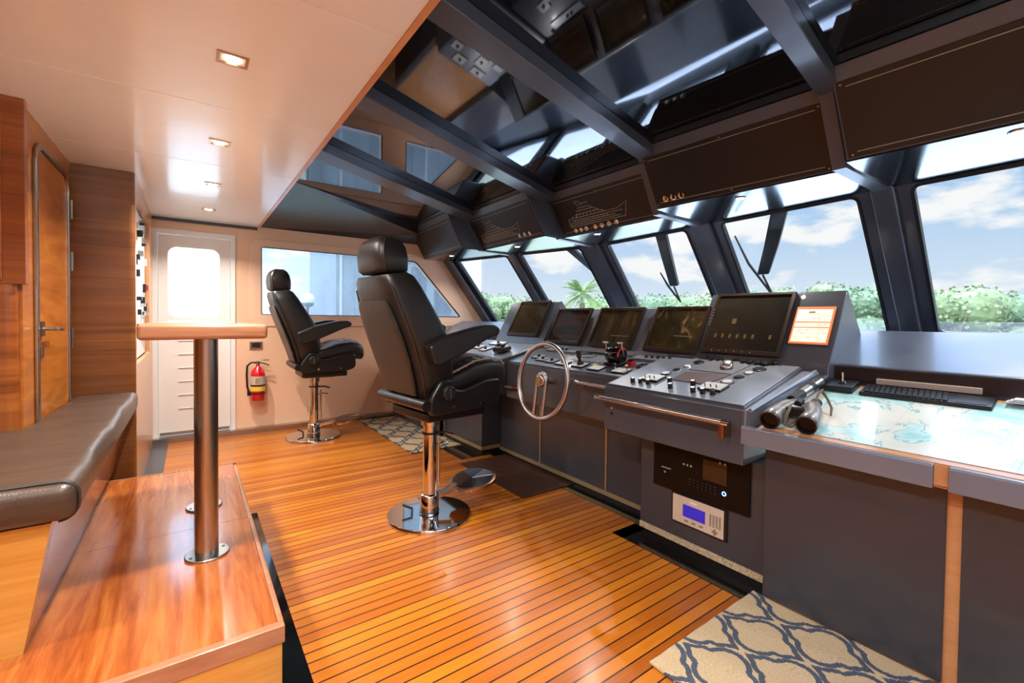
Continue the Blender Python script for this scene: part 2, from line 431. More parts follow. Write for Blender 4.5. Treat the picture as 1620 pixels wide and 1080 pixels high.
# sloping panel down to the far wall
mb = MB(); mb.hexa([(.577, YW, 2.112), (2.34, YW, 2.112), (2.33, YW-.15, 2.2), (.577, YW-.3, 2.16),
                    (.577, YW, 2.30), (2.34, YW, 2.30), (2.29, YW-.22, 2.291), (.577, 3.94, 2.291)])
trim(mb, M['beam_dk'], 'matt black sloping panel over the peach wall')
mb = MB().tube([(.6, 4.35, 2.262), (1.5, 4.86, 2.25), (2.25, 5.2, 2.24)], .006, 6)

# ---- far wall (y = YW) with door opening and two windows
def W(x, z): return (x, z)
outer = [(-1.7, 0), (3.9, 0), (3.9, .55), (3.36, 1.12), (2.66, 2.0), (2.45, 2.14), (2.45, 2.115), (.58, 2.115), (.58, 2.16), (-1.7, 2.16)]
outer = [(-1.7, 0), (3.9, 0), (3.9, .45), (3.36, 1.12), (2.62, 2.06), (2.55, 2.115), (-1.7, 2.115)]
dhole = [(-.255, .0), (.335, .0), (.335, 1.97), (-.255, 1.97)]
outer2 = [(-1.7, 0), (-.255, 0), (-.255, 1.97), (.335, 1.97), (.335, 0)] + outer[1:]
w1 = rrect(.592, 1.86, 1.206, 1.913, .02)
w2 = rpoly([(2.15, 1.206), (2.15, 1.903), (2.30, 1.903), (2.95, 1.206)], .05)
O, U, V, N = (0, YW, 0), (1, 0, 0), (0, 0, 1), (0, 1, 0)
struct(build('wall_far', MB().plate(outer2, [w1, w2], O, U, V, N, .09), M['peach']), 'peach side wall with door and two windows')
sur = rpoly([(.485, 1.09), (3.2, 1.09), (2.62, 1.93), (2.42, 1.99), (.485, 1.99)], .11, 8)
trim(MB().plate(sur, [w1, w2], (0, YW-.012, 0), U, V, N, .012), M['peach2'], 'raised peach window surround', bevel=.004)
def window(n, hole, O, U, V, N, glass, fm, fw=.02, fd=.03, gd=.045, label=None, wires=None):
    o = bpy.data.objects.new('window_%d' % n, None); COL.objects.link(o); o.location = O; struct(o, label)
    cx = sum(p[0] for p in hole)/len(hole); cy = sum(p[1] for p in hole)/len(hole)
    def off(h, d):
        m = len(h); out = []
        for i in range(m):
            p = Vector(h[i]); a = (Vector(h[(i+1) % m])-Vector(h[i-1])); a.normalize(); nrm = Vector((a.y, -a.x))
            if nrm.dot(p-Vector((cx, cy))) > 0: nrm = -nrm
            out.append(tuple(p+nrm*d))
        return out
    build('window_frame', MB().plate(off(hole, -.004), [off(hole, fw)], Vector(O)+Vector(N)*(-.006), U, V, N, fd), fm, o, smooth=False)
    build('pane', MB().plate(off(hole, -.002), [], Vector(O)+Vector(N)*gd, U, V, N, .006), glass, o)
    return o
window(1, w1, O, U, V, N, M['sideglass'], M['beam_dk'], .008, .02)
window(2, w2, O, U, V, N, M['sideglass'], M['beam_dk'], .012, .02)
# ---- white door
d1 = bpy.data.objects.new('door_1', None); COL.objects.link(d1); d1.location = (.04, YW, 0); struct(d1, 'white door with rounded window pane')
fr = [(-.295, .0), (.365, .0), (.365, 2.0), (-.295, 2.0)]
build('door_frame', MB().plate(fr, [[(-.252, .05), (.322, .05), (.322, 1.955), (-.252, 1.955)]], (0, YW-.02, 0), U, V, N, .11), M['white'], d1, bevel=.004)
dg = rrect(-.175, .232, 1.178, 1.842, .07)
build('door_leaf', MB().plate([(-.25, .055), (.32, .055), (.32, 1.95), (-.25, 1.95)], [dg], (0, YW+.02, 0), U, V, N, .04), M['white'], d1, bevel=.003)
build('pane', MB().plate(dg, [], (0, YW+.035, 0), U, V, N, .006), M['doorglass'], d1)
mb = MB()
for i in range(6): mb.box(-.10, .20, YW+.012, YW+.022, .30+i*.13, .304+i*.13)
build('ventilation_slots', mb, M['white'], d1)
build('kick_rail', MB().box(-.24, .31, YW+.005, YW+.022, .06, .085), M['steel'], d1)

# ---- left side partitions
XP = -.588
struct(build('wall_left', MB().box(XP-.03, XP, 2.792, 3.735, 0, 2.10), M['wood_door']), 'teak partition wall holding the inner door')
d2 = bpy.data.objects.new('door_2', None); COL.objects.link(d2); d2.location = (XP, 3.31, 0); struct(d2, 'inner teak door with steel rounded frame')
dz = rrect(2.975, 3.64, .10, 1.985, .10, 8)
def yz(pts): return pts
build('door_frame', MB().plate(rrect(2.955, 3.66, .08, 2.005, .115, 8), [rrect(2.985, 3.63, .11, 1.975, .095, 8)], (XP, 0, 0), (0, 1, 0), (0, 0, 1), (1, 0, 0), .016), M['steel'], d2, bevel=.004)
build('door_leaf', MB().plate(rrect(2.99, 3.625, .115, 1.97, .09, 8), [], (XP, 0, 0), (0, 1, 0), (0, 0, 1), (1, 0, 0), .006), M['wood_door'], d2)
h = build('door_handle', MB().box(XP+.006, XP+.018, 3.01, 3.06, 1.09, 1.16), M['steel'], d2)
build('lever', MB().tube([(XP+.015, 3.035, 1.125), (XP+.06, 3.035, 1.125), (XP+.06, 3.06, 1.125), (XP+.058, 3.17, 1.12)], .009, 8), M['steel'], h)
build('lock_plate', MB().box(XP+.006, XP+.016, 3.01, 3.055, .985, 1.04), M['steel'], d2, bevel=.003)
for z in (1.0, 1.45, 1.75): build('hinge', MB().tube([(XP+.02, 3.655, z), (XP+.02, 3.655, z+.11)], .009, 8), M['steel'], d2)
# overhead locker and rounded panel at left edge
t = thing('overhead_locker', 'teak overhead locker at the left edge, under the white ceiling', 'cabinet', (-1.0, 2.95, 1.32))
build('body', MB().box(-1.65, XP+.02, 2.755, 2.79, 1.32, 2.099).box(-1.65, XP-.032, 2.79, 3.1, 1.32, 2.099), M['wood_h'], t, bevel=.004)
build('locker_door', MB().box(-1.65, XP-.05, 2.745, 2.756, 1.335, 2.085), M['wood_h'], t, bevel=.002)
prof = [(-1.69, 2.755, 0)]+[(XP-.045+.035*math.sin(a), 2.79-.035*math.cos(a), 0) for a in [i*PI/2/8 for i in range(9)]]+[(XP-.01, 2.791, 0), (-1.69, 2.791, 0)]
trim(MB().prism(prof, (0, 0, 1.32)), M['wood_h'], 'rounded teak corner panel behind the bench', smooth=True)
# tall cabinet with electronics
CX = -.29
c = thing('tall_cabinet', 'tall dark teak cabinet with recessed instrument bay beside the white door', 'cabinet', (-.44, 4.5, 0))
body = MB().box(-.60, CX, 3.74, 3.785, 0, 2.098)
build('end_panel', MB().prism([(-.60, 3.74, 0), (CX-.03, 3.74, 0), (CX-.012, 3.747, 0), (CX-.003, 3.758, 0), (CX, 3.775, 0), (CX, 3.79, 0), (-.60, 3.79, 0)], (0, 0, 2.098)), M['wood_dark'], c, smooth=True)
ol = [(3.79, 0), (YW-.001, 0), (YW-.001, 2.098), (3.79, 2.098)]
build('front_panel', MB().plate(ol, [rrect(3.83, 4.95, .87, 1.97, .01)], (CX, 0, 0), (0, 1, 0), (0, 0, 1), (-1, 0, 0), .03), M['wood_edge'], c)
build('back_panel', MB().box(-.60, -.57, 3.79, YW-.001, 0, 2.098), M['wood_dark'], c)
build('bay_lining', MB().box(-.45, -.40, 3.80, 4.98, .86, 1.98), M['beam_dk'], c)
rk = thing('instrument_panel', 'white and chrome switchboard recessed in the tall cabinet', 'instrument panel', (CX-.05, 4.35, .9))
build('panel_plate', MB().box(CX-.108, CX-.03, 3.84, 4.93, .88, 1.96), M['sheet'], rk)
rnd = random.Random(3)
for i in range(26):
    y = 3.9+rnd.random()*.95; z = .95+rnd.random()*.95; w = .02+rnd.random()*.05
    build(rnd.choice(['switch', 'gauge', 'breaker']), MB().box(CX-.032, CX-.01+rnd.random()*.015, y, y+w, z, z+.02+rnd.random()*.05), rnd.choice([M['black'], M['chrome'], M['black'], M['red'] if i < 3 else M['steel']]), rk)
# remaining enclosure (behind and beside the camera)
struct(build('wall_back', MB().box(-1.8, -1.7, YN, YW+.1, 0, 2.16), M['wood_h']))
wr = rrect(-.9, .5, 1.1, 1.9, .05); wr2 = rrect(.8, 2.2, 1.1, 1.9, .05)
struct(build('wall_right', MB().plate(outer[:6]+[(-1.7, 2.12)], [wr, wr2], (0, YN, 0), U, V, (0, -1, 0), .09), M['peach']))
window(8, wr, (0, YN, 0), U, V, (0, -1, 0), M['glass'], M['beam_dk'], .01, .02)
window(9, wr2, (0, YN, 0), U, V, (0, -1, 0), M['glass'], M['beam_dk'], .01, .02)
trim(MB().box(-1.8, 3.0, YN-.05, YN, 2.11, 2.33), M['beam_dk'])
trim(MB().box(-1.8, 3.1, YN-.1, YW+.14, 2.33, 2.36), M['beam_dk'], 'roof of the wheelhouse')

# ---- windshield: facets between pillar points at z 1.93
ZT, ZB = 1.935, 1.10
P = [(2.97, -.50), (3.085, .835), (3.185, 1.97), (3.26, 3.17), (2.99, 4.19), (2.715, YW)]
RK = Vector((.79*(ZT-ZB), 0, -(ZT-ZB)))
WH = [(-.45, .72), (.955, 1.82), (2.116, 3.01), (3.33, 4.096), (4.28, 5.10)]
for i in range(5):
    a = Vector((*P[i], ZT)); b = Vector((*P[i+1], ZT)); Ud = (b-a); L = Ud.length; Ud.normalize(); Vd = RK.normalized(); Nn = Ud.cross(Vd)
    if Nn.x < 0: Nn = -Nn
    H = RK.length; s0 = (WH[i][0]-a.y)/Ud.y; s1 = (WH[i][1]-a.y)/Ud.y
    hole = rrect(s0, s1, .012, H-.03, .045)
    struct(build('wall_front', MB().plate([(-.01, -.07), (L+.01, -.07), (L+.01, H+.25), (-.01, H+.25)], [hole], a, Ud, Vd, Nn, .05), M['frame'], bevel=.004), 'dark window mullions of the windshield')
    w = window(3+i, hole, a, Ud, Vd, Nn, M['glass'], M['rubber'], .012, .03, .03)
    if i < 2:
        mb = MB()
        for q in range(9):
            v = H-.05-q*.0085
            mb.plate([(s0+.01, v), (s1-.01, v), (s1-.01, v+.0012), (s0+.01, v+.0012)], [], a+Nn*.025, Ud, Vd, Nn, .001)
        build('heating_wire', mb, M['steel'], w)
# pillars standing proud on the inside
for i in range(1, 6):
    x, y = P[i]; hw = (.07, .105, .11, .07, .07)[i-1]; y -= (.0, 0, 0, 0, .04)[i-1]; dpt = .05
    y0, y1 = y-hw*.75, y+hw*.75
    if i == 5: y0, y1 = YW-.17, YW-.002
    v = Vector((.79*.85, 0, -.85)); z0 = 1.935
    mb = MB().hexa([(x-dpt, y0, z0), (x+.01, y0, z0), (x+.01, y1, z0), (x-dpt, y1, z0)]+[tuple(Vector(p)+v) for p in [(x-dpt, y0, z0), (x+.01, y0, z0), (x+.01, y1, z0), (x-dpt, y1, z0)]])
    trim(mb, M['frame'], 'dark raked windshield pillar' if i == 1 else None, bevel=.012, seg=3)
# ---- overhead headers (face quad, top band) and soffits
HD = [dict(y0=-.42, y1=.815, t0=(2.275, -.42), t1=(2.297, .815), b0=(2.49, -.42), b1=(2.447, .80)),
      dict(y0=.885, y1=1.90, t0=(2.417, .90), t1=(2.345, 1.90), b0=(2.572, .885), b1=(2.515, 1.88)),
      dict(y0=2.0, y1=3.05, t0=(2.60, 2.02), t1=(2.56, 3.06), b0=(2.755, 1.99), b1=(2.75, 3.04)),
      dict(y0=3.1, y1=4.12, t0=(2.40, 3.13), t1=(2.345, 4.07), b0=(2.555, 3.08), b1=(2.58, 4.15)),
      dict(y0=4.2, y1=5.28, t0=(2.25, 4.38), t1=(2.165, 5.29), b0=(2.335, 4.16), b1=(2.41, 5.29))]
ZF, ZH = 2.225, 1.94
LB = ['wide brown overhead locker at the right edge, over the chart desk',
      'plain dark overhead locker with three small dials at its lower left corner',
      'black overhead locker with etched ship outline and seven dials',
      'black overhead locker with etched ship outline and three dials',
      'small plain dark overhead locker next to the peach wall']
for h in HD:
    a_ = ((h['b0'][0]-h['t0'][0])+(h['b1'][0]-h['t1'][0]))/2; h['t0'] = (h['b0'][0]-a_, h['b0'][1]); h['t1'] = (h['b1'][0]-a_, h['b1'][1])
def hface(h, s, z):   # point on header face, s 0..1 from right (low y) to left, z height
    f = (z-ZH)/(ZF-ZH); t = Vector((*h['t0'], 0)).lerp(Vector((*h['t1'], 0)), s); b = Vector((*h['b0'], 0)).lerp(Vector((*h['b1'], 0)), s)
    p = b.lerp(t, f); return Vector((p.x, p.y, z))
for i, h in enumerate(HD):
    t = thing('overhead_locker', LB[i], 'overhead locker', (h['b0'][0], (h['y0']+h['y1'])/2, ZH), group='overhead lockers above the windshield')
    p0, p1 = hface(h, 0, ZH), hface(h, 1, ZH); q0, q1 = hface(h, 0, ZF), hface(h, 1, ZF); f9 = (2.289-ZH)/(ZF-ZH); q2, q3 = p0+(q0-p0)*f9, p1+(q1-p1)*f9
    bk = .25
    build('body', MB().prism([p0, q0, q2, (3.0, q2.y, 2.289), (3.0, p0.y, ZH)], (0, 0, 0)) if False else
          MB().hexa([p0+Vector((0, 0, 0)), (p0.x+bk, p0.y, ZH), (p1.x+bk, p1.y, ZH), p1, q2, (q2.x+bk+.1, q2.y, 2.289), (q3.x+bk+.1, q3.y, 2.289), q3]), M['hdr'], t, bevel=.004, seg=1)
    n = (hface(h, 1, ZH)-hface(h, 0, ZH)).cross(hface(h, 0, ZF)-hface(h, 0, ZH)).normalized()
    if n.x > 0: n = -n
    e = .012
    c4 = [hface(h, .01, ZH+.006), hface(h, .99, ZH+.006), hface(h, .99, ZF-.004), hface(h, .01, ZF-.004)]
    # body surface is planar from p to q2; place the face plate just proud of it
    c4 = [p0.lerp(q2, .02).lerp(p1.lerp(q3, .02), .008), p0.lerp(q2, .02).lerp(p1.lerp(q3, .02), .992), p0.lerp(q2, .83).lerp(p1.lerp(q3, .83), .992), p0.lerp(q2, .83).lerp(p1.lerp(q3, .83), .008)]
    fo = build('face_panel', MB().prism([p-n*.001 for p in c4], n*.007), M['brown'], t, bevel=.001, seg=1)
    A, B, D_ = c4[0], c4[1], c4[3]
    def fp(s, v, d=.008, A=A, B=B, D_=D_, n=n): return A+(B-A)*s+(D_-A)*v+n*d
    mb = MB()
    for v in (.075, .925): mb.tube([fp(.03, v, .0065), fp(.97, v, .0065)], .0022, 5)
    build('edge_groove', mb, M['etch'], fo)
    for s in (.015, .5, .985):
        for v in (.04, .96): build('screw', MB().tube([fp(s, v, .005), fp(s, v, .009)], .004, 8), M['etch'], fo)
    dials = {1: [(.92-.055*j, .14) for j in range(3)], 2: [(.40, .1), (.475, .1), (.55, .1), (.62, .1), (.72, .1), (.78, .1), (.84, .1)][:7], 3: [(.16+.075*j, .13) for j in range(3)]}.get(i, [])
    for s, v in dials:
        ax = n; c0 = fp(s, v, .006); rot = n.to_track_quat('Z', 'Y').to_matrix().to_4x4(); mt = Matrix.Translation(c0) @ rot
        dg_ = build('dial', MB().lathe([(.020, 0), (.020, .006), (.014, .007), (.014, .003)], seg=18, mtx=mt), M['chrome'], fo)
    if i in (2, 3):
        mb = MB(); sc0, sc1 = (.88, .30) if i == 2 else (.92, .30); v0 = .20
        def ln(pts): mb.tube([fp(sc0+(sc1-sc0)*a, v0+b, .0075) for a, b in pts], .0028, 4)
        ln([(0, 0), (1.0, 0)]); ln([(0, 0), (.0, .16), (.02, .22)]); ln([(1, 0), (1.08, .33), (.9, .22), (.62, .22)])
        ln([(0.02, .22), (.62, .22)]); ln([(.02, .10), (.85, .10)]); ln([(.18, .30), (.60, .30), (.70, .22)]); ln([(.20, .38), (.52, .38), (.60, .30)])
        ln([(.24, .45), (.45, .45), (.52, .38)]); ln([(.28, .50), (.22, .64), (.30, .62), (.34, .50)]); ln([(.32, .55), (.46, .55)])
        ln([(.0, .05), (.94, .05)]); ln([(.05, .16), (.98, .16)]); ln([(.18, .30), (.18, .22)])
        for j in range(12): ln([(.12+j*.055, .11), (.12+j*.055, .15)])
        for j in range(9): ln([(.1+j*.07, .235), (.1+j*.07, .285)])
        build('etched_ship_outline', mb, M['etch'], fo)
    # soffit
    a = Vector((*P[i], 1.938)); b = Vector((*P[i+1], 1.938))
    y0, y1 = h['b0'][1], h['b1'][1]
    mb = MB().hexa([(h['b0'][0]-.002, y0, 1.932), (a.x+.05, max(a.y, YN), 1.932), (b.x+.05, b.y, 1.932), (h['b1'][0]-.002, y1, 1.932),
                    (h['b0'][0]-.002, y0, 1.94), (a.x+.05, max(a.y, YN), 1.94), (b.x+.05, b.y, 1.94), (h['b1'][0]-.002, y1, 1.94)])
    trim(mb, M['soffit'], 'polished soffit over the windshield' if i == 1 else None)
# dark gusset between lockers, continuing each beam down to the pillar
for (y, xa, i) in ((.85, 2.33, 1), (1.95, 2.44, 2), (3.075, 2.55, 3), (4.165, 2.37, 4)):
    mb = MB().prism([(xa, y, 2.25), (xa+.02, y, 2.19), (xa+.20, y, 1.90), (P[i][0]-.03, P[i][1], 1.90), (P[i][0]+.05, P[i][1], 1.97), (xa+.6, y, 2.289), (xa, y, 2.289)], (0, 0, 0)) if False else MB()
    w = .028
    pr_ = [(xa, 2.289), (xa, 2.235), (xa+.17, 1.925), (P[i][0]-.05, 1.915), (P[i][0]+.02, 1.94), (P[i][0]+.02, 2.289)]
    lo = []; 
    def yy(x): 
        f = max(0, min(1, (x-xa)/(P[i][0]-xa))); return y+(P[i][1]-y)*f
    va = [mb.bm.verts.new((x, yy(x)-w, z)) for x, z in pr_]; vb = [mb.bm.verts.new((x, yy(x)+w, z)) for x, z in pr_]
    mb.bm.faces.new(va); mb.bm.faces.new(vb[::-1])
    for j in range(len(pr_)): mb.bm.faces.new((va[j], vb[j], vb[(j+1) % len(pr_)], va[(j+1) % len(pr_)]))
    trim(mb, M['hdr'])

# ------------------------------------------------------------------ consoles
def eng_z(x): return .805+.25*(x-1.86)
def helm_z(x): return .84+.25*(x-2.1)
SL = math.atan(.25)
def on(x, y, fz, rz=0):   # frame lying on a sloped top: local z = normal
    return Matrix.Translation((x, y, fz(x))) @ Matrix.Rotation(-SL, 4, 'Y') @ Matrix.Rotation(rz, 4, 'Z')
def side_profile(mb, pts, y0, y1):   # pts in x,z
    return mb.prism([(x, y0, z) for x, z in pts], (0, y1-y0, 0))
MON = (2.515, .985); MSL = math.atan2(.375, .21)    # monitor wall: from (2.515,.985) up and forward
def monm(y, s):   # frame on monitor wall: local x = -Y world (rightwards seen from room), local y = up the wall, local z = toward room
    ux = Vector((0, -1, 0)); uy = Vector((math.cos(MSL), 0, math.sin(MSL))); uz = ux.cross(uy)
    m = Matrix((ux, uy, uz)).transposed().to_4x4(); m.translation = Vector((MON[0], y, MON[1]))+uy*s; return m
if monm(0, 0).col[2][0] > 0: print('flip')
def wing(name, label, y0, y1, base_y0, base_y1, right_closed=True):
    t = thing(name, label, 'console', (2.3, (y0+y1)/2, 0))
    # desk body with sloped top
    side = [(1.94, .572), (1.94, .812), (1.952, .828), (2.53, .973), (2.53, .572)]
    build('top_housing', side_profile(MB(), side, y0, y1), M['grey'], t, bevel=.006)
    tp = [(1.955, eng_z(1.955)+.001), (2.525, eng_z(2.525)+.001), (2.525, eng_z(2.525)+.005), (1.955, eng_z(1.955)+.005)]
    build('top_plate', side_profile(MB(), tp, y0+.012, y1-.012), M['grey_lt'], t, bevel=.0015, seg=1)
    return t
eng = wing('engine_console', 'grey console jutting out in the middle with knobs, mouse pad and front rail', .985, 1.79, .92, 1.6)
# riser with monitor and paper sign
rise = [(2.53, .60), (2.51, .975), (2.725, 1.362), (2.735, 1.365), (2.93, 1.145), (2.93, .60)]
build('monitor_riser', side_profile(MB(), rise, .872, 1.60), M['grey'], eng, bevel=.006)
# right flank (slanted side toward the chart desk)
mb = MB().hexa([(1.945, .985, .60), (2.53, .93, .62), (2.53, .985, .62), (1.945, .99, .60), (1.945, .978, .815), (2.60, .90, .975), (2.60, .985, .975), (1.945, .99, .815)])
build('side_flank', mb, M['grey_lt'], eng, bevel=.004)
build('side_rail', MB().tube([(1.96, .968, .815), (2.55, .925, .965), (2.72, .905, 1.03)], .010, 8), M['grey_lt'], eng, smooth=True)
build('cabinet', MB().box(2.04, 2.9, .92, 1.60, .085, .573), M['grey_dk'], eng, bevel=.004)
build('plinth', MB().box(2.05, 2.9, .94, 1.58, .004, .05), M['black'], eng)
build('plinth_trim', MB().box(2.036, 2.9, .925, 1.6, .052, .083), M['gravel'], eng)
hr = build('hand_rail', MB().tube([(1.88, 1.045, .758), (1.88, 1.775, .758)], .0125, 12), M['bronze'], eng, smooth=True)
build('end_cap', MB().tube([(1.88, 1.765, .758), (1.88, 1.80, .758)], .0135, 12), M['chrome'], hr, smooth=True)
build('end_cap', MB().tube([(1.88, 1.05, .758), (1.88, 1.02, .758)], .0135, 12), M['chrome'], hr, smooth=True)
for y in (1.05, 1.75):
    build('rail_bracket', MB().box(1.872, 1.941, y-.011, y+.011, .69, .762) if y < 1.5 else MB().box(1.875, 1.941, y-.008, y+.008, .745, .765), M['copper'], hr, bevel=.003)
build('key_switch', MB().tube([(1.935, 1.73, .70), (1.941, 1.73, .70)], .008, 10), M['chrome'], eng)
build('key_switch', MB().tube([(1.935, 1.73, .67), (1.941, 1.73, .67)], .008, 10), M['black'], eng)
# knobs, plates and rings on the sloped top
def knob(par, m, r=.012, h=.022, mat='black', cap='chrome', name='knob'):
    k_ = build(name, MB().lathe([(r*1.1, .004), (r*1.1, .008), (r*.9, .010), (r, h), (r*.85, h+.003)], mtx=m, seg=14), M[mat], par, smooth=True)
    return k_
for x, y in ((2.024, 1.652), (2.032, 1.605), (2.032, 1.553), (2.096, 1.463), (2.023, 1.408), (2.101, 1.329), (2.016, 1.275), (2.02, 1.226), (2.024, 1.176)):
    o = knob(eng, on(x, y, eng_z), .013, .026, 'black')
    build('knob_cap', MB().lathe([(.0095, .0285), (.009, .0305)], mtx=on(x, y, eng_z), seg=12), M['chrome'], o)
for x, y in ((2.103, 1.58), (2.095, 1.215)):
    m = on(x, y, eng_z); o = build('switch_plate', MB().box(-.045, .045, -.06, .06, .004, .016, m), M['black'], eng, bevel=.003)
    build('white_face', MB().box(-.041, .041, -.056, .056, .0165, .019, m), M['sheet'], o)
    for j in (-.03, 0, .03): build('toggle', MB().tube([m @ Vector((-.02, j, .019)), m @ Vector((-.024, j, .034))], .003, 6), M['black'], o)
for i, (x, y) in enumerate(((2.202, 1.565), (2.274, 1.543), (2.347, 1.522), (2.432, 1.506), (2.189, 1.197), (2.269, 1.18), (2.34, 1.166), (2.415, 1.15))):
    r = (.030, .024, .024, .032, .034, .028, .026, .033)[i]; m = on(x, y, eng_z)
    o = build('round_button', MB().lathe([(r, .004), (r, .009), (r*.86, .011)], mtx=m, seg=24), M['chrome' if i % 4 in (1, 2) else 'black'], eng)
    build('button_face', MB().lathe([(r*.72, .0112), (r*.72, .0135)], mtx=m, seg=24), M['black' if i % 2 else 'sheet'], o)
for x, y in ((2.507, 1.49), (2.49, 1.463), (2.49, 1.42), (2.49, 1.38), (2.50, 1.34), (2.49, 1.274), (2.485, 1.235), (2.49, 1.195), (2.485, 1.156), (2.51, 1.12)):
    r = .013 if y > 1.3 else .017; o = knob(eng, on(x, y, eng_z), r, .02, 'black'); build('knob_ring', MB().lathe([(r*1.3, .004), (r*1.3, .007)], mtx=on(x, y, eng_z), seg=16), M['chrome'], o)
def lay_pad(name, pts, fz, mat, label, cat, th=.004, z0=.0055):
    mb = MB(); cx = sum(p[0] for p in pts)/4; cy = sum(p[1] for p in pts)/4
    mb.hexa([(x, y, fz(x)+z0) for x, y in pts]+[(x, y, fz(x)+z0+th) for x, y in pts])
    bmesh.ops.translate(mb.bm, verts=mb.bm.verts, vec=(-cx, -cy, -fz(cx)))
    o = build(name, mb, mat); o.location = (cx, cy, fz(cx)); return tag(o, label, cat)
M['pad'] = simple('grey_pad', '6e6e74', .5); M['pad2'] = simple('brown_pad', '5c484a', .55)
lay_pad('mouse_pad', [(2.30, 1.485), (2.30, 1.235), (2.50, 1.215), (2.50, 1.44)], eng_z, M['pad'], 'dark grey mouse pad under the mouse on the middle console', 'mouse pad')
lay_pad('folder', [(2.125, 1.475), (2.118, 1.275), (2.293, 1.235), (2.26, 1.475)], eng_z, M['pad2'], 'flat brown folder lying in front of the mouse pad', 'folder')
# mouse
m = on(2.40, 1.315, eng_z, .5)
t = thing('computer_mouse', 'dark gold computer mouse on the grey mouse pad', 'mouse', (2.40, 1.315, eng_z(2.40)))
mb = MB(); mb.loft([(m @ Vector((x, 0, .011+hh/2)), (m.to_3x3() @ Vector((0, w, 0))), (m.to_3x3() @ Vector((0, 0, hh/2)))) for x, w, hh in ((-.052, .012, .008), (-.045, .024, .022), (-.02, .032, .036), (.01, .031, .036), (.035, .028, .026), (.052, .020, .014), (.057, .010, .008))], 18, 2.4)
build('mouse_body', mb, M['bronze'], t, smooth=True)
build('scroll_wheel', MB().tube([m @ Vector((.034, -.003, .034)), m @ Vector((.034, .003, .034))], .007, 10), M['black'], t)

# monitors
def monitor(y0, y1, s0, s1, label, scr, extra=None, br=.018, z0=.004):
    yc = (y0+y1)/2; t = thing('monitor', label, 'monitor', tuple(monm(yc, s0).translation), group='monitors along the console')
    w = (y1-y0)/2; m = monm(yc, 0); bz = br
    inner = [(-w+bz, s0+bz*1.5), (w-bz, s0+bz*1.5), (w-bz, s1-bz), (-w+bz, s1-bz)]
    O = m.translation; U = m.to_3x3() @ Vector((1, 0, 0)); V = m.to_3x3() @ Vector((0, 1, 0)); N = m.to_3x3() @ Vector((0, 0, 1))
    build('bezel', MB().plate([(-w, s0), (w, s0), (w, s1), (-w, s1)], [inner], O+N*z0, U, V, N, .022), M['bezel'], t, bevel=.002)
    build('screen', MB().plate(inner, [], O+N*(z0+.004), U, V, N, .008), scr, t)
    return t, (lambda a, b, c, d, h=.0008: MB().plate([(a, b), (c, b), (c, d), (a, d)], [], O+N*(z0+.012), U, V, N, h)), w, O, U, V, N
def buttons_left(t, w, s0, s1, O, U, V, N, n=6):
    for j in range(n):
        v = s0+(s1-s0)*(.46+.052*j); p = O+U*(-w+.009)+V*v+N*.026
        build('button', MB().tube([p, p+N*.002], .004, 8), M['etch'], t)
t, q, w, O, U, V, N = monitor(1.10, 1.548, .02, .425, 'large monitor above the middle console, showing a row of small green and amber gauges', M['screen5'])
for j in range(7):
    a = -.168+.044*j if j < 6 else .145
    build('screen_gauge', q(a, .125, a+.013, .152), M['icon'], t)
build('screen_gauge', q(-.085, .22, -.062, .255), M['icon'], t)
buttons_left(t, w, .02, .425, O, U, V, N)
for j in range(6): p = O+U*(-.15+.045*j)+V*.034+N*.026; build('button', MB().tube([p, p+N*.002], .0035, 8), M['etch'], t)
t, q, w, O, U, V, N = monitor(1.572, 1.966, .0, .34, 'monitor with a sepia radar sweep, left neighbour of the raised gauge monitor', M['screen4']); buttons_left(t, w, 0, .34, O, U, V, N)
build('screen_trace', q(.0, .12, .13, .125), M['screen_line'], t)
t, q, w, O, U, V, N = monitor(2.07, 2.495, .0, .34, 'monitor with a murky brown picture, behind the throttle', M['screen3']); buttons_left(t, w, 0, .34, O, U, V, N)
build('screen_trace', q(-.02, .10, .15, .105), M['screen_line'], t)
t, q, w, O, U, V, N = monitor(2.59, 3.0, .0, .34, 'monitor with reddish and yellow horizontal bands', M['screen2']); buttons_left(t, w, 0, .34, O, U, V, N)
t, q, w, O, U, V, N = monitor(3.165, 3.62, .05, .43, 'leftmost monitor, plain dark brown screen with one light spot', M['screen1'])
# paper sign and riser lamp
m = monm(.988, 0); O = m.translation; U = m.to_3x3() @ Vector((1, 0, 0)); V = m.to_3x3() @ Vector((0, 1, 0)); N = m.to_3x3() @ Vector((0, 0, 1))
def Rt(a, b, c, d): return [(a, b), (c, b), (c, d), (a, d)]
t = thing('notice_plate', 'orange framed lit paper notice right of the gauge monitor', 'notice', tuple(O+V*.12))
build('plate', MB().plate(Rt(-.092, .115, .088, .335), [], O+N*.001, U, V, N, .006), M['sign_o'], t)
for a, b, c, d in ((-.083, .245, .079, .318), (-.083, .213, .079, .238), (-.083, .125, .079, .207)):
    s = build('paper_field', MB().plate(Rt(a, b, c, d), [], O+N*.0072, U, V, N, .0008), M['sign_w'], t)
mb = MB(); rr = random.Random(5)
for vv in (.300, .288, .276, .262, .230, .221, .195, .186, .175, .163, .150, .139):
    x = -.075+rr.random()*.02
    while x < .065:
        l = .006+rr.random()*.014
        if rr.random() < .42: mb.plate(Rt(x, vv, x+l, vv+.0022), [], O+N*.0081, U, V, N, .0002)
        x += l+.005
mb.plate(Rt(-.03, .296, .0, .306), [], O+N*.0081, U, V, N, .0003)
build('printed_text', mb, M['ink'], t)
t = thing('panel_lamp', 'tiny round lamp on the riser right of the gauge monitor', 'lamp', tuple(O+V*.39))
build('lens', MB().lathe([(.009, 0), (.009, .004), (.005, .007)], mtx=monm(1.068, .40), seg=14), M['lamp'], t)

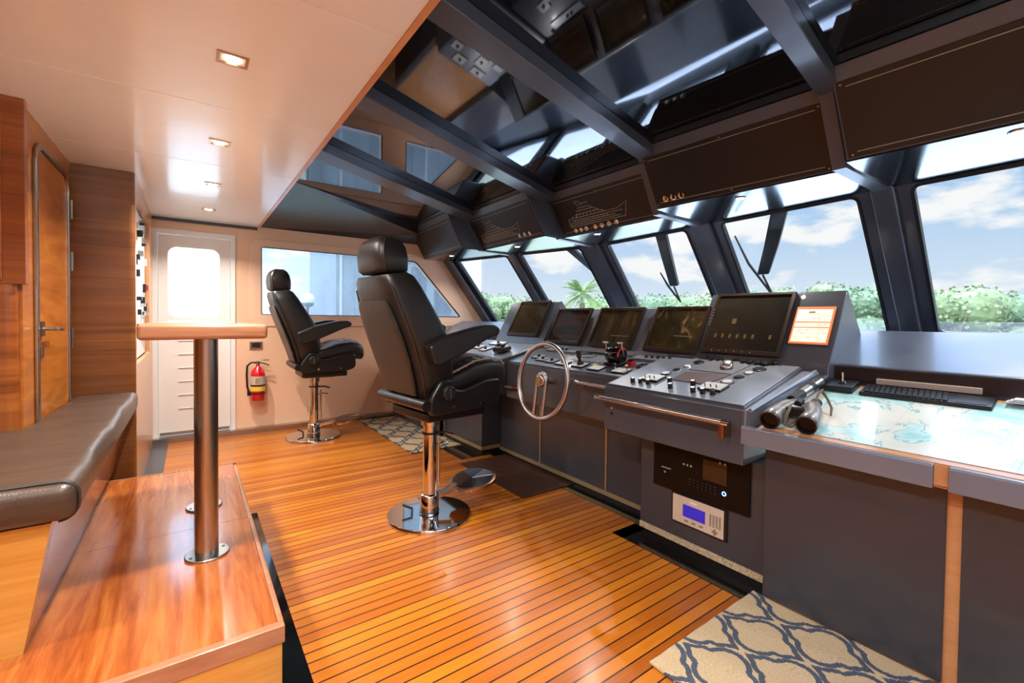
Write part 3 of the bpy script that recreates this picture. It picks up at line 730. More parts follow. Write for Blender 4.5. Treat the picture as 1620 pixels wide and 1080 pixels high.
# electronics in the middle cabinet
t = thing('radio_receiver', 'black receiver with a blue power ring, built in under the middle console', 'receiver', (2.04, 1.25, .33))
build('face', MB().box(2.028, 2.038, .995, 1.508, .322, .571), M['recv'], t, bevel=.002)
build('display', MB().box(2.024, 2.0275, 1.10, 1.22, .43, .53), simple('receiver_display', '2c2018', .1), t)
build('power_ring', MB().tube([(2.0245, 1.112+.0085*math.cos(a), .392+.0085*math.sin(a)) for a in [i*2*PI/16 for i in range(16)]], .0022, 6, closed=True), M['blue_led'], t)
for r in range(3):
    for j in range(7): build('button', MB().box(2.0235, 2.0275, 1.15+j*.022, 1.163+j*.022, .375+r*.015, .383+r*.015), M['rubber'], t)
for y, z in ((1.43, .40), (1.32, .47), (1.30, .47), (1.28, .47), (1.13, .525), (1.105, .525)): build('button', MB().box(2.0235, 2.0275, y, y+.009, z, z+.009), M['etch'], t)
build('label_strip', MB().box(2.0245, 2.0275, 1.40, 1.455, .425, .430), M['etch'], t)
t = thing('control_unit', 'beige control unit with a blue display below the black receiver', 'control unit', (2.04, 1.245, .17))
build('frame', MB().box(2.031, 2.038, 1.098, 1.395, .165, .315), M['black'], t)
build('face', MB().box(2.027, 2.0305, 1.112, 1.385, .172, .309), M['beige'], t, bevel=.001)
build('lcd', MB().box(2.0245, 2.0265, 1.205, 1.325, .212, .272), M['lcd'], t)
mb = MB()
for r in range(6):
    for j in range(4): mb.box(2.0248, 2.0265, 1.125+j*.016, 1.134+j*.016, .215+r*.010, .221+r*.010)
build('keypad', mb, M['ink'], t)
build('arrow_pad', MB().box(2.0248, 2.0265, 1.15, 1.16, .178, .206).box(2.0249, 2.0266, 1.141, 1.169, .188, .196), M['ink'], t)
for j in range(3): build('button', MB().box(2.0248, 2.0265, 1.215+j*.04, 1.235+j*.04, .188, .196), M['ink'], t)
build('logo', MB().box(2.0248, 2.0265, 1.25, 1.285, .288, .294), M['sheet'], t)

# ---- helm console between the wings
helm = thing('helm_console', 'dark grey recessed console behind the steering wheel, with throttle and switch plates', 'console', (2.4, 2.45, 0))
build('top_housing', side_profile(MB(), [(2.13, .55), (2.13, .835), (2.142, helm_z(2.142)), (2.54, .958), (2.54, .55)], 1.60, 3.05), M['grey'], helm, bevel=.006)
build('monitor_riser', side_profile(MB(), [(2.54, .60), (2.517, .953), (2.70, 1.285), (2.72, 1.288), (2.95, 1.10), (2.95, .60)], 1.602, 3.048), M['grey_lt'], helm, bevel=.005)
build('front_panel', MB().box(2.24, 2.6, 1.61, 3.29, .06, .55), M['grey_dk'], helm)
build('plinth_trim', MB().box(2.232, 2.6, 1.61, 3.29, .035, .062), M['gold'], helm)
build('plinth', MB().box(2.25, 2.6, 1.61, 3.29, .004, .034), M['black'], helm)
for y in (2.03, 2.72): build('panel_joint', MB().box(2.233, 2.2395, y, y+.014, .062, .55), M['gold'], helm)
hr = build('hand_rail', MB().tube([(2.06, 1.80, .785), (2.06, 2.14, .785)], .011, 12), M['bronze'], helm, smooth=True)
build('end_cap', MB().tube([(2.06, 2.13, .785), (2.06, 2.16, .785)], .012, 12), M['chrome'], hr)
build('rail_bracket', MB().box(2.055, 2.131, 2.07, 2.085, .765, .79), M['copper'], hr)
build('key_switch', MB().tube([(2.09, 2.24, .79), (2.131, 2.24, .79)], .010, 12), M['chrome'], helm)
build('key_switch', MB().tube([(2.10, 2.20, .77), (2.131, 2.20, .77)], .006, 12), M['steel'], helm)
def plate_on(par, x, y, fz, lx, ly, h, mat, name='switch_plate', rz=0, face=None):
    m = on(x, y, fz, rz); o = build(name, MB().box(-lx, lx, -ly, ly, .0005, h, m), mat, par, bevel=.002, seg=1)
    if face: build('plate_face', MB().box(-lx+.004, lx-.004, -ly+.004, ly-.004, h+.0002, h+.002, m), face, o)
    return o, m
# raised strips under the monitors, with small knobs
for y0, y1 in ((1.66, 2.0), (2.56, 2.90)):
    plate_on(helm, 2.465, (y0+y1)/2, helm_z, .035, (y1-y0)/2, .022, M['wood_rose'] if False else M['grey_lt'], 'raised_strip')
    for j in range(5 if y0 < 2 else 2): knob(helm, Matrix.Translation((0, 0, .02)) @ on(2.46, y0+.06+.045*j+(.0 if y0 < 2 else .06), helm_z), .010, .016)
plate_on(helm, 2.40, 2.36, helm_z, .085, .16, .006, M['grey_lt'], 'control_board')
m = on(2.42, 2.40, helm_z); build('inset_ring', MB().tube([m @ Vector((.04*math.cos(a), .075*math.sin(a), .008)) for a in [i*2*PI/24 for i in range(24)]], .0035, 6, closed=True), M['black'], helm)
plate_on(helm, 2.385, 2.13, helm_z, .07, .06, .006, M['grey_lt'], 'control_board')
for x, y, f in ((2.251, 2.72, 'black'), (2.24, 2.60, 'black'), (2.225, 2.46, 'sheet'), (2.228, 2.285, 'sheet'), (2.215, 2.115, 'sheet'), (2.222, 1.91, 'sheet'), (2.29, 2.82, 'black')):
    o, m = plate_on(helm, x, y, helm_z, .042, .055, .010, M['black'], face=M[f] if f != 'black' else M['grey_lt'])
    if y > 2.4: knob(o, Matrix.Translation((0, 0, .009)) @ m, .013, .016)
o, m = plate_on(helm, 2.276, 2.188, helm_z, .018, .022, .006, M['yellow'], 'yellow_tag')
for y in (1.955, 1.86):
    m = on(2.222, y, helm_z); o = build('ball_lever', MB().tube([m @ Vector((0, 0, .012)), m @ Vector((0, 0, .034))], .004, 8), M['chrome'], helm)
    build('lever_ball', MB().sphere(m @ Vector((0, 0, .040)), .014), M['black'] if y > 1.9 else M['copper'], o, smooth=True)
m = on(2.341, 1.835, helm_z); build('speaker_ring', MB().tube([m @ Vector((.036*math.cos(a), .036*math.sin(a), .008)) for a in [i*2*PI/24 for i in range(24)]], .007, 8, closed=True), M['black'], helm, smooth=True)
# joystick
m = on(2.232, 2.285, helm_z); o = build('joystick', MB().lathe([(.024, .0125), (.022, .026), (.012, .034), (.010, .055), (.017, .066), (.019, .078), (.014, .088)], mtx=m, seg=16), M['black'], helm, smooth=True)
build('stick_head', MB().sphere(m @ Vector((0, 0, .098)), .019), M['black'], o, smooth=True)
# throttle
th = thing('throttle_control', 'black throttle head with chrome levers and red scale on the helm console', 'throttle', (2.345, 2.05, helm_z(2.345)))
m = on(2.345, 2.05, helm_z)
build('base', MB().box(-.055, .055, -.075, .075, .0065, .022, m), M['black'], th, bevel=.004)
build('drum', MB().lathe([(.05, -.055), (.054, -.05), (.054, .05), (.05, .055)], mtx=m @ Matrix.Translation((0, 0, .066)) @ Matrix.Rotation(PI/2, 4, 'X'), seg=28), M['gloss'], th, smooth=True)
build('red_scale', MB().tube([m @ Vector((-.045*math.cos(a), -.0575, .066+.045*math.sin(a))) for a in [i*PI*.8/10 for i in range(11)]], .006, 6), M['red'], th)
for s in (-.066, .066):
    l = build('lever', MB().tube([m @ Vector((0, s, .066)), m @ Vector((-.005, s*1.05, .15))], .006, 8), M['chrome'], th, smooth=True)
    build('lever_grip', MB().tube([m @ Vector((-.005, s*.6, .152)), m @ Vector((-.005, s*1.35, .152))], .010, 10), M['chrome'], l, smooth=True)
rb = thing('emergency_button', 'small red guarded button right of the throttle', 'button', (2.34, 1.935, helm_z(2.34)))
m = on(2.345, 1.93, helm_z); build('base', MB().box(-.022, .022, -.022, .022, .001, .03, m), M['red'], rb, bevel=.004); build('push_cap', MB().lathe([(.015, .031), (.017, .045), (.010, .05)], mtx=m, seg=14), M['black'], rb, smooth=True)

# steering wheel
t = thing('steering_wheel', 'satin bronze ring steering wheel with two parallel lower spokes', 'steering wheel', (2.01, 2.44, .76))
mw_ = Matrix.Translation((2.01, 2.44, .765)) @ Matrix.Rotation(-math.radians(82), 4, 'Y')   # local z toward the room (-x)
R_ = .262
build('rim', MB().tube([(mw_ @ Vector((R_*math.cos(a), R_*math.sin(a), 0))) for a in [i*2*PI/64 for i in range(64)]], .0165, 14, closed=True), M['bronze'], t, smooth=True)
build('hub', MB().lathe([(.028, -.05), (.045, -.02), (.045, .02), (.038, .028), (.03, .03)], mtx=mw_, seg=28), M['bronze'], t, smooth=True)
build('hub_cap', MB().lathe([(.031, .0305), (.029, .034)], mtx=mw_, seg=24), simple('hub_face', '9a6c3c', .3, .6), t)
# spokes: find which local axis is downward
dn = mw_.to_3x3().inverted() @ Vector((0, 0, -1)); sx = 1 if dn.x > 0 else -1
for s in (-1, 1):
    y = .048*s; e = math.sqrt(R_*R_-y*y)
    build('spoke', MB().tube([mw_ @ Vector((-.0*sx, y, .004)), mw_ @ Vector((sx*e, y, .0))], .0115, 10), M['bronze'], t, smooth=True)
build('hub_bow', MB().tube([mw_ @ Vector((-sx*.052*math.sin(a), .048*math.cos(a), .004)) for a in [i*PI/12 for i in range(13)]], .0125, 10), M['bronze'], t, smooth=True)
build('shaft', MB().tube([mw_ @ Vector((0, 0, -.04)), (2.131, 2.44, .748)], .02, 14), M['steel'], t, smooth=True)
# fire striker / bottle opener clipped below the console edge
# ---- left wing
lw = wing('left_console', 'grey console left of the steering wheel carrying the leftmost monitor', 3.06, 4.0, 3.3, 4.0)
build('monitor_riser', side_profile(MB(), rise, 3.052, 3.80), M['grey'], lw, bevel=.006)
build('cabinet', MB().box(2.05, 2.9, 3.30, 4.0, .085, .573), M['grey_dk'], lw, bevel=.004)
build('plinth_trim', MB().box(2.045, 2.9, 3.295, 4.0, .052, .083), M['gold'], lw)
build('plinth', MB().box(2.06, 2.9, 3.31, 4.0, .004, .05), M['black'], lw)
for x, y, a, b in ((2.02, 3.74, .05, .06), (2.28, 3.74, .05, .07), (2.43, 3.62, .05, .10), (2.24, 3.55, .05, .05), (2.33, 3.9, .07, .05), (2.12, 3.88, .06, .06)):
    o, m = plate_on(lw, x, y, eng_z, a, b, .014, M['black'], face=M['sheet']); knob(o, Matrix.Translation((0, 0, .011)) @ m, .014, .018)
t = thing('handset', 'black rotary controller lying left of the steering wheel', 'controller', (2.22, 3.27, eng_z(2.22)))
m = on(2.24, 3.27, eng_z); build('body', MB().loft([(m @ Vector((x, 0, .008+h/2)), m.to_3x3() @ Vector((0, w, 0)), m.to_3x3() @ Vector((0, 0, h/2))) for x, w, h in ((-.06, .05, .02), (-.05, .08, .05), (0, .09, .062), (.05, .075, .05), (.06, .05, .02))], 20, 3), M['black'], t, smooth=True)
for y in (-.035, .035): build('dial', MB().lathe([(.024, .07), (.022, .084)], mtx=m @ Matrix.Translation((0, y, -.005)), seg=16), M['rubber'], t, smooth=True)
# orange/green screwdriver-like tool under the console
t = thing('flashlight', 'small green and red pen light clipped under the console near the chair', 'flashlight', (2.0, 3.0, .60))
build('barrel', MB().tube([(2.10, 3.02, .64), (2.10, 2.92, .645)], .010, 10), M['strap'], t, smooth=True)
build('clip', MB().tube([(2.10, 2.92, .645), (2.10, 2.84, .65)], .007, 8), simple('red_tip', '80202c', .3), t, smooth=True)

# ---- chart desks
def desk_z(x): return .752+.232*(x-1.94)
def desk(y0, y1, label, ya, yb):
    t = thing('chart_desk', label, 'desk', (2.2, (y0+y1)/2, 0))
    build('desk_top', side_profile(MB(), [(1.945, .675), (1.945, desk_z(1.945)), (2.60, desk_z(2.60)), (2.60, .675)], y0, y1), M['wood_edge'], t)
    for a, b in ya:
        build('apron', side_profile(MB(), [(1.925, .672), (1.925, .744), (1.931, .75), (1.944, .752), (1.944, .672)], a, b), M['apron'], t, bevel=.003)
    for a, b in yb:
        build('front_panel', MB().box(2.0, 2.05, a, b, .02, .674), M['grey_dk'], t, bevel=.003)
    build('divider', MB().box(2.012, 2.05, y0+.01, y1-.01, .0, .674), M['wood_edge'], t)
    build('back_shelf', side_profile(MB(), [(2.585, .80), (2.585, .992), (2.60, 1.0), (2.965, 1.158), (2.985, 1.158), (2.985, .80)], y0, y1), M['grey'], t, bevel=.004)
    build('shelf_recess', side_profile(MB(), [(2.578, .915), (2.578, .985), (2.584, .985), (2.584, .915)], y0+.02, y1-.03), M['beam_dk'], t)
    return t
dk = desk(YN+.02, .925, 'chart desk at the right edge with grey apron and teak rim', [(.374, .99), (YN+.02, .338)], [(.352, .92), (YN+.02, .315)])
build('apron_insert', MB().box(1.935, 1.944, .339, .373, .685, .748), M['wood_edge'], dk)
desk(4.01, YW-.02, 'far chart desk in the corner behind the chairs', [(4.02, YW-.03)], [(4.02, YW-.03)])
shelf = trim(MB().hexa([(2.98, YN, .9), (3.65, YN, .9), (3.65, YW, .9), (2.98, YW, .9), (2.98, YN, 1.14), (3.65, YN, 1.12), (3.65, YW, 1.12), (2.98, YW, 1.14)]), M['grey_dk'], 'ledge between consoles and windshield') if False else trim(MB().hexa([(2.94, YN, .9), (3.75, YN, .9), (3.75, YW, .9), (2.94, YW, .9), (2.94, YN, 1.08), (3.66, YN, 1.08), (3.66, YW, 1.08), (2.94, YW, 1.08)]), M['grey_dk'], 'ledge between consoles and windshield')
# chart sheet
lay_pad('nautical_chart', [(1.975, -.40), (2.545, -.40), (2.545, .90), (1.975, .90)], desk_z, M['chart'], 'large pale blue and white nautical chart spread on the desk at the right', 'chart', .002, .0008)
# keyboard with touch pad, small black boxes, binoculars, flashlight
t = thing('keyboard', 'black keyboard with touch pad at the back of the chart desk', 'keyboard', (2.50, .53, desk_z(2.50)))
Mk = Matrix.Translation((2.50, .53, desk_z(2.50)+.004)) @ Matrix.Rotation(-math.atan(.232), 4, 'Y')
build('case', MB().box(-.055, .06, -.215, .20, .0, .016, Mk), M['black'], t, bevel=.004)
for r in range(5):
    for j in range(15): build('key', MB().box(-.045+r*.0195, -.030+r*.0195, -.09+j*.0185+r*.003, -.0755+j*.0185+r*.003, .0165, .021, Mk), M['rubber'], t)
build('touch_pad', MB().box(-.045, .045, -.20, -.11, .0163, .0175, Mk), M['beam_dk'], t)
t = thing('document_tray', 'thin beige tray behind the keyboard', 'tray', (2.555, .55, desk_z(2.555)))
build('tray', MB().box(2.563, 2.577, .36, .70, desk_z(2.57)+.02, desk_z(2.57)+.045), M['beige'], t, bevel=.002)
t = thing('joystick_box', 'low black box with a chrome toggle left of the keyboard', 'control box', (2.50, .82, desk_z(2.5)))
build('box', MB().box(-.05, .055, -.065, .065, .004, .034, Matrix.Translation((2.50, .82, desk_z(2.50))) @ Matrix.Rotation(-math.atan(.232), 4, 'Y')), M['black'], t, bevel=.004)
b = build('toggle_base', MB().lathe([(.02, .912), (.012, .922)], (2.50, .81, .004), 16), M['chrome'], t)
build('toggle', MB().tube([(2.50, .81, .922), (2.50, .81, .965)], .005, 8), M['chrome'], b)
t = thing('papers', 'stack of white papers at the right end of the desk back', 'papers', (2.53, .20, desk_z(2.53)))
for j in range(3): build('sheet', MB().box(2.50, 2.575, .02+j*.01, .29-j*.01, desk_z(2.50)+.022+j*.006, desk_z(2.50)+.026+j*.006), M['sheet'], t)
t = thing('torch', 'black torch with two silver bands in the groove beside the middle console', 'torch', (2.28, .87, desk_z(2.28)))
a, b = Vector((2.17, .892, desk_z(2.17)+.045)), Vector((2.50, .885, desk_z(2.50)+.045)); d = (b-a)
build('barrel', MB().tube([a, b], .022, 16), M['rubber'], t, smooth=True)
for s in (.28, .62): build('band', MB().tube([a+d*s, a+d*(s+.22)], .0226, 16), M['steel'], t, smooth=True)

# ---- binoculars
t = thing('binoculars', 'pair of grey armoured binoculars lying on the chart near the middle console', 'binoculars', (2.02, .82, desk_z(2.02)))
bz = Matrix.Translation((2.00, .822, desk_z(2.0)+.038)) @ Matrix.Rotation(-math.radians(13), 4, 'Y') @ Matrix.Rotation(math.radians(6), 4, 'Z')
for s in (-1, 1):
    y = s*.066
    def P3(x, yy, z=0): return bz @ Vector((x, yy, z))
    R3 = bz.to_3x3()
    secs = [(-.035, y, .034), (-.03, y, .037), (.02, y, .036), (.04, y, .033), (.075, y*.86, .036), (.12, y*.66, .036), (.15, y*.60, .026), (.158, y*.58, .021), (.185, y*.58, .020)]
    tb = build('barrel', MB().loft([(P3(x, yy), R3 @ Vector((0, r, 0)), R3 @ Vector((0, 0, r))) for x, yy, r in secs], 28, 2.15), M['binoc'], t, smooth=True)
    build('lens_hood', MB().lathe([(.0305, 0), (.0375, 0), (.0375, .016), (.0325, .016), (.0305, 0)], mtx=bz @ Matrix.Translation((-.036, y, 0)) @ Matrix.Rotation(-PI/2, 4, 'Y'), seg=28, cap=False), M['black'], tb, smooth=True)
    build('lens', MB().lathe([(.0302, 0), (.0302, .002)], mtx=bz @ Matrix.Translation((-.0365, y, 0)) @ Matrix.Rotation(-PI/2, 4, 'Y'), seg=28), M['lens'], tb)
    build('eyecup', MB().tube([P3(.18, y*.58), P3(.205, y*.58)], .021, 18), M['rubber'], tb, smooth=True)
build('bridge', MB().loft([(bz @ Vector((x, 0, .006)), bz.to_3x3() @ Vector((0, .05, 0)), bz.to_3x3() @ Vector((0, 0, h))) for x, h in ((.05, .014), (.06, .022), (.12, .022), (.13, .014))], 16, 3), M['black'], t, smooth=True)
build('focus_wheel', MB().tube([bz @ Vector((.09, 0, .03)), bz @ Vector((.135, 0, .03))], .014, 16), M['rubber'], t, smooth=True)
sp = [bz @ Vector(p) for p in ((.07, .02, .03), (.03, .012, .032), (-.005, .015, .015), (-.02, .02, -.02), (-.01, .0, -.031), (.03, -.005, -.03))]
build('strap', MB().tube(sp, [.005, .006, .007, .007, .006, .005], 6), M['strap'], t, smooth=True)
sp = [bz @ Vector(p) for p in ((.15, -.05, .03), (.19, -.05, .045), (.225, -.055, .052), (.215, -.075, .02), (.19, -.095, -.01), (.15, -.10, -.028))]
build('strap', MB().tube(sp, [.004, .006, .008, .005, .005, .004], 6), M['strap'], t, smooth=True)

# ------------------------------------------------------------------ rugs and mat
def rug(x0, x1, y0, y1, label, mat, name='rug', cat='rug', h=.008, group=None, rz=0):
    mb = MB(); nx, ny = 24, 30; gr = []
    for i in range(nx+1):
        for j in range(ny+1):
            x = x0+(x1-x0)*i/nx; y = y0+(y1-y0)*j/ny; gr.append(mb.bm.verts.new((x, y, h+.0012*math.sin(i*1.3+j*.7))))
    for i in range(nx):
        for j in range(ny): a = i*(ny+1)+j; mb.bm.faces.new((gr[a], gr[a+ny+1], gr[a+ny+2], gr[a+1]))
    r = bmesh.ops.extrude_face_region(mb.bm, geom=mb.bm.faces[:]); bmesh.ops.translate(mb.bm, verts=[v for v in r['geom'] if isinstance(v, bmesh.types.BMVert)], vec=(0, 0, -h+.0045))
    o = build(name, mb, mat); return tag(o, label, cat, group)
rug(1.295, 2.015, YN+.05, .965, 'beige rug with navy trellis pattern at the foot of the chart desk', M['rug'], h=.012)
rug(1.57, 2.09, 3.69, 5.18, 'beige and black trellis rug beside the peach wall, behind the large chair', M['rug'], h=.012)
rug(1.79, 2.30, 2.36, 3.22, 'plain dark brown floor mat in front of the helm', M['mat'], 'floor_mat', 'mat', .009)

# ------------------------------------------------------------------ step, bench, bar table
st = thing('platform_step', 'glossy walnut platform carrying the bench and bar table', 'platform', (-.2, 2.5, 0))
build('deck', MB().box(-1.69, .222, 1.585, 2.4985, .19, .22), M['wood_top'], st)
build('deck', MB().box(-1.69, .222, 2.5005, 2.754, .19, .22).box(-.587, .222, 2.754, 3.47, .19, .22), M['wood_top'], st)
build('edge_trim', MB().box(.2225, .240, 1.585, 3.43, .17, .222), M['wood_rose'], st, bevel=.003)
build('nosing', MB().box(-1.69, .240, 1.552, 1.5845, .165, .222), M['wood_rose'], st, bevel=.004)
build('end_trim', MB().box(-.587, .240, 3.4705, 3.485, .17, .222), M['wood_rose'], st)
build('riser', MB().box(-1.69, .232, 1.556, 1.575, 0, .164), M['wood_gold'], st)
build('side_riser', MB().box(.15, .185, 1.576, 3.46, 0, .169), M['gloss'], st)
build('end_riser', MB().box(-.587, .2, 3.455, 3.468, 0, .169), M['wood_h'], st)

bn = thing('bench', 'teak bench with a thick brown leather cushion on the platform', 'bench', (-.8, 2.8, .22))
base = [(-.395, .2205), (-.335, .585), (-1.69, .585), (-1.69, .2205)]
build('base', MB().prism([(x, 1.90, z) for x, z in base], (0, .854, 0)).prism([(max(x, -.585), 2.754, z) for x, z in base], (0, .976, 0)), M['wood_rose'], bn)
build('end_panel', MB().prism([(x, 1.84, z) for x, z in base], (0, .058, 0)), M['wood_gold'], bn)
cu = MB().prism([(-1.66, 1.80, .592), (-.275, 1.80, .592), (-.275, 3.725, .592), (-.583, 3.725, .592), (-.583, 2.752, .592), (-1.66, 2.752, .592)], (0, 0, .113))
bmesh.ops.bisect_plane(cu.bm, geom=cu.bm.verts[:]+cu.bm.edges[:]+cu.bm.faces[:], plane_co=(0, 2.752, 0), plane_no=(0, 1, 0))
bmesh.ops.bevel(cu.bm, geom=[e for e in cu.bm.edges if len(e.link_faces) == 2 and e.calc_face_angle(0) > .5], offset=.045, segments=5, affect='EDGES', profile=.6)
for q in range(20):
    bmesh.ops.bisect_plane(cu.bm, geom=cu.bm.verts[:]+cu.bm.edges[:]+cu.bm.faces[:], plane_co=(0, 1.86+q*.092, 0), plane_no=(0, 1, 0))
for q in range(8):
    bmesh.ops.bisect_plane(cu.bm, geom=cu.bm.verts[:]+cu.bm.edges[:]+cu.bm.faces[:], plane_co=(-.35-q*.06, 0, 0), plane_no=(1, 0, 0))
for v in cu.bm.verts:
    if v.co.z > .69: v.co.z += .006*math.sin(v.co.y*9+v.co.x*4)+.004*math.sin(v.co.y*23)
cs = build('cushion', cu, M['cushion'], bn, smooth=True)
def loopx(y, o=0): return [(-.275-.045+.045*math.cos(a)*1.0, y, .66+.045*math.sin(a)) for a in [i*PI/2/6 for i in range(7)]]
pts = [(-1.2, 1.83, .708)]+[(-.8, 1.828, .709), (-.4, 1.828, .707)]+[(-.318+.045*math.sin(a), 1.828, .662+.045*math.cos(a)) for a in [i*PI/2/6 for i in range(7)]]+[(-.273, 1.828, .635)]+[(-.318+.045*math.cos(a), 1.828, .635-.045*math.sin(a)) for a in [i*PI/2/6 for i in range(1, 7)]]
for yy_ in (1.828, 1.842):
    build('piping', MB().tube([(x, yy_, z) for x, _, z in pts], .0032, 6), M['leather2'], cs, smooth=True)
# bar table
bt = thing('bar_table', 'high teak bar table on two steel posts fixed to the platform', 'bar table', (.05, 2.5, .22))
build('table_top', MB().box(-.157, .252, 2.045, 3.0, 1.107, 1.166), M['wood_rose'], bt, bevel=.014, seg=3)
build('glass_inlay', MB().box(-.115, .21, 2.10, 2.95, 1.1665, 1.169), simple('inlay', 'd0b8a0', .05, coat=1), bt)
for y in (2.20, 2.765):
    p = build('post', MB().tube([(.050, y, .2285), (.050, y, 1.1075)], .0405, 28), M['steel'], bt, smooth=True)
    f = build('flange', MB().lathe([(.078, .221), (.078, .227), (.075, .229)], (.052, y, 0), 36), M['steel'], bt)
    for a in range(4): build('screw', MB().lathe([(.006, .229), (.006, .2305)], (.052+.061*math.cos(a*PI/2+.4), y+.061*math.sin(a*PI/2+.4), 0), 10), M['beam_dk'], f)

# ------------------------------------------------------------------ helm chairs
def make_chair():
    t = thing('helm_chair', '', 'helm chair', (0, 0, 0), group='black leather helm chairs')
    L = lambda *a, **k2: build(*a, **k2, local=True)
    L('base_plate', MB().lathe([(.252, .0), (.252, .016), (.246, .022)], seg=56), M['chrome'], t, smooth=True)
    c = L('column', MB().lathe([(.055, .0225), (.056, .13), (.049, .138), (.041, .14), (.041, .55), (.052, .555), (.052, .612)], seg=32), M['chrome'], t, smooth=True)
    L('collar', MB().lathe([(.0585, .03), (.0585, .036)], seg=30), M['rubber'], c)
    L('collar', MB().lathe([(.047, .50), (.047, .512)], seg=30), M['rubber'], c)
    L('height_lever', MB().tube([(.04, -.01, .50), (.10, -.03, .50), (.14, -.05, .485)], .008, 8), M['black'], c, smooth=True)
    L('height_lever', MB().tube([(.03, .02, .42), (.09, .0, .43), (.13, .0, .42)], .008, 8), M['chrome'], c, smooth=True)
    L('gas_strut', MB().tube([(.062, .0, .17), (.062, .0, .47)], .010, 10), M['chrome'], c, smooth=True)
    L('pedal', MB().tube([(-.09, .05, .0225), (-.09, .05, .05), (-.13, .09, .07)], .008, 8), M['beam_dk'], t, smooth=True)
    FT = Matrix.Translation((.315, -.02, .150)) @ Matrix.Rotation(-math.radians(9), 4, 'Y')
    f = L('footrest', MB().lathe([(.150, -.012), (.153, 0), (.150, .010), (.141, .012)], mtx=FT, seg=48), M['copper'], t, smooth=True)
    L('tread_plate', MB().lathe([(.132, .0122), (.132, .0145)], mtx=FT, seg=48), M['gloss'], f)
    L('tread_glint', MB().prism([(.0, .0, .0148), (.105, -.075, .0148), (.128, -.03, .0148), (.118, .03, .0148)], (0, 0, .003), FT), M['chrome'], f)  # white triangular reflection on the tread, modelled as a chrome sliver
    L('arm', MB().hexa([(.04, -.035, .10), (.20, -.05, .135), (.20, .02, .135), (.04, .03, .10), (.04, -.035, .12), (.20, -.05, .148), (.20, .02, .148), (.04, .03, .12)]), M['chrome'], f)
    # seat frame
    sb = L('seat_frame', MB().box(-.14, .27, -.20, .20, .615, .665), M['black'], t, bevel=.01)
    L('swivel_plate', MB().box(-.10, .17, -.11, .11, .600, .6145), M['steel'], sb)
    shell = rpoly([(-.165, .665), (.26, .672), (.335, .70), (.335, .835), (.22, .838), (.05, .790), (-.01, .80), (-.02, .855), (-.09, .860), (-.165, .755)], .035, 4)
    for s in (-1, 1):
        L('side_shell', MB().prism([(x, s*.225 if s > 0 else -.265, z) for x, z in shell], (0, .04, 0)), M['black'], t, bevel=.014, seg=3)
        kn = L('recline_knob', MB().lathe([(.040, 0), (.043, .006), (.043, .020), (.034, .026)], mtx=Matrix.Translation((-.055, s*.266, .785)) @ Matrix.Rotation(-s*PI/2, 4, 'X'), seg=9), M['rubber'], t)
        L('knob_mark', MB().box(-.060, -.050, s*.293-.002, s*.293+.002, .760, .812), M['steel'], kn)
        for x in (.0, .20): L('bolt', MB().tube([(x-.01, s*.264, .70), (x-.01, s*.270, .70)], .010, 10), M['chrome'], sb)
    L('rear_rail', MB().tube([(-.185, -.262, .725), (-.195, 0, .728), (-.185, .262, .725)], .030, 12), M['black'], t, smooth=True)
    # seat cushion
    sec = []
    for x, z, hz, w in ((-.10, .80, .04, .19), (-.06, .812, .055, .215), (.06, .835, .07, .222), (.18, .865, .085, .222), (.30, .872, .092, .225), (.37, .860, .09, .225), (.415, .84, .075, .215), (.432, .835, .05, .19)):
        sec.append(((x, 0, z), (0, w, 0), (0, 0, hz)))
    cu_ = L('seat_cushion', MB().loft(sec, 32, 4), M['leather'], t, smooth=True)
    for s in (-1, 1):
        L('piping', MB().tube([(-.04, s*.200, .862), (.06, s*.205, .902), (.18, s*.206, .945), (.30, s*.206, .958), (.37, s*.205, .945), (.41, s*.2, .91)], .006, 6), M['stitch'], cu_, smooth=True)
    L('center_panel', MB().loft([((x, 0, z), (0, .13, 0), (0, 0, .012)) for x, z in ((-.02, .872), (.08, .905), (.18, .946), (.30, .961), (.38, .945))], 16, 3), M['leather2'], cu_, smooth=True)
    for q, (x, z) in enumerate(((.02, .892), (.07, .910), (.12, .931), (.17, .950), (.22, .962), (.27, .969), (.32, .966), (.37, .955))):
        for s in (-1, 1): L('quilt_seam', MB().tube([(x, s*.125, z-.006), (x+.02, s*.165, z-.008), (x, s*.200, z-.018)], .0035, 5), M['stitch'], cu_, smooth=True)
    # backrest: sections from bottom to top (rear x, front x, z, half width)
    bs = [(-.17, .045, .735, .17), (-.185, .055, .77, .210), (-.208, .045, .85, .232), (-.242, .030, .95, .246), (-.28, .005, 1.06, .252), (-.32, -.05, 1.16, .248), (-.358, -.11, 1.26, .236), (-.388, -.165, 1.35, .222), (-.402, -.205, 1.405, .210), (-.398, -.24, 1.430, .185)]
    sec = [(((a+b)/2, 0, z), ((b-a)/2, 0, (b-a)/2*.18), (0, w, 0)) for a, b, z, w in bs]
    bk = L('backrest', MB().loft(sec, 36, 4.2), M['leather'], t, smooth=True)
    rear = [(-.198, .77, .170), (-.226, .86, .190), (-.260, .96, .204), (-.300, 1.07, .208), (-.338, 1.17, .20), (-.368, 1.25, .182), (-.378, 1.285, .155)]
    L('back_panel', MB().loft([((x+.003, 0, z), (.010, 0, .002), (0, w, 0)) for x, z, w in rear], 28, 5), M['leather2'], bk, smooth=True)
    for s in (-1, 1):
        L('piping', MB().tube([(a+.022, s*(w-.006), z) for a, b, z, w in bs[1:-2]], .0055, 6), M['leather2'], bk, smooth=True)
    hs = [(-.385, -.235, 1.434, .140), (-.405, -.220, 1.452, .156), (-.414, -.220, 1.52, .160), (-.408, -.230, 1.575, .150), (-.39, -.25, 1.612, .128), (-.36, -.275, 1.632, .09)]
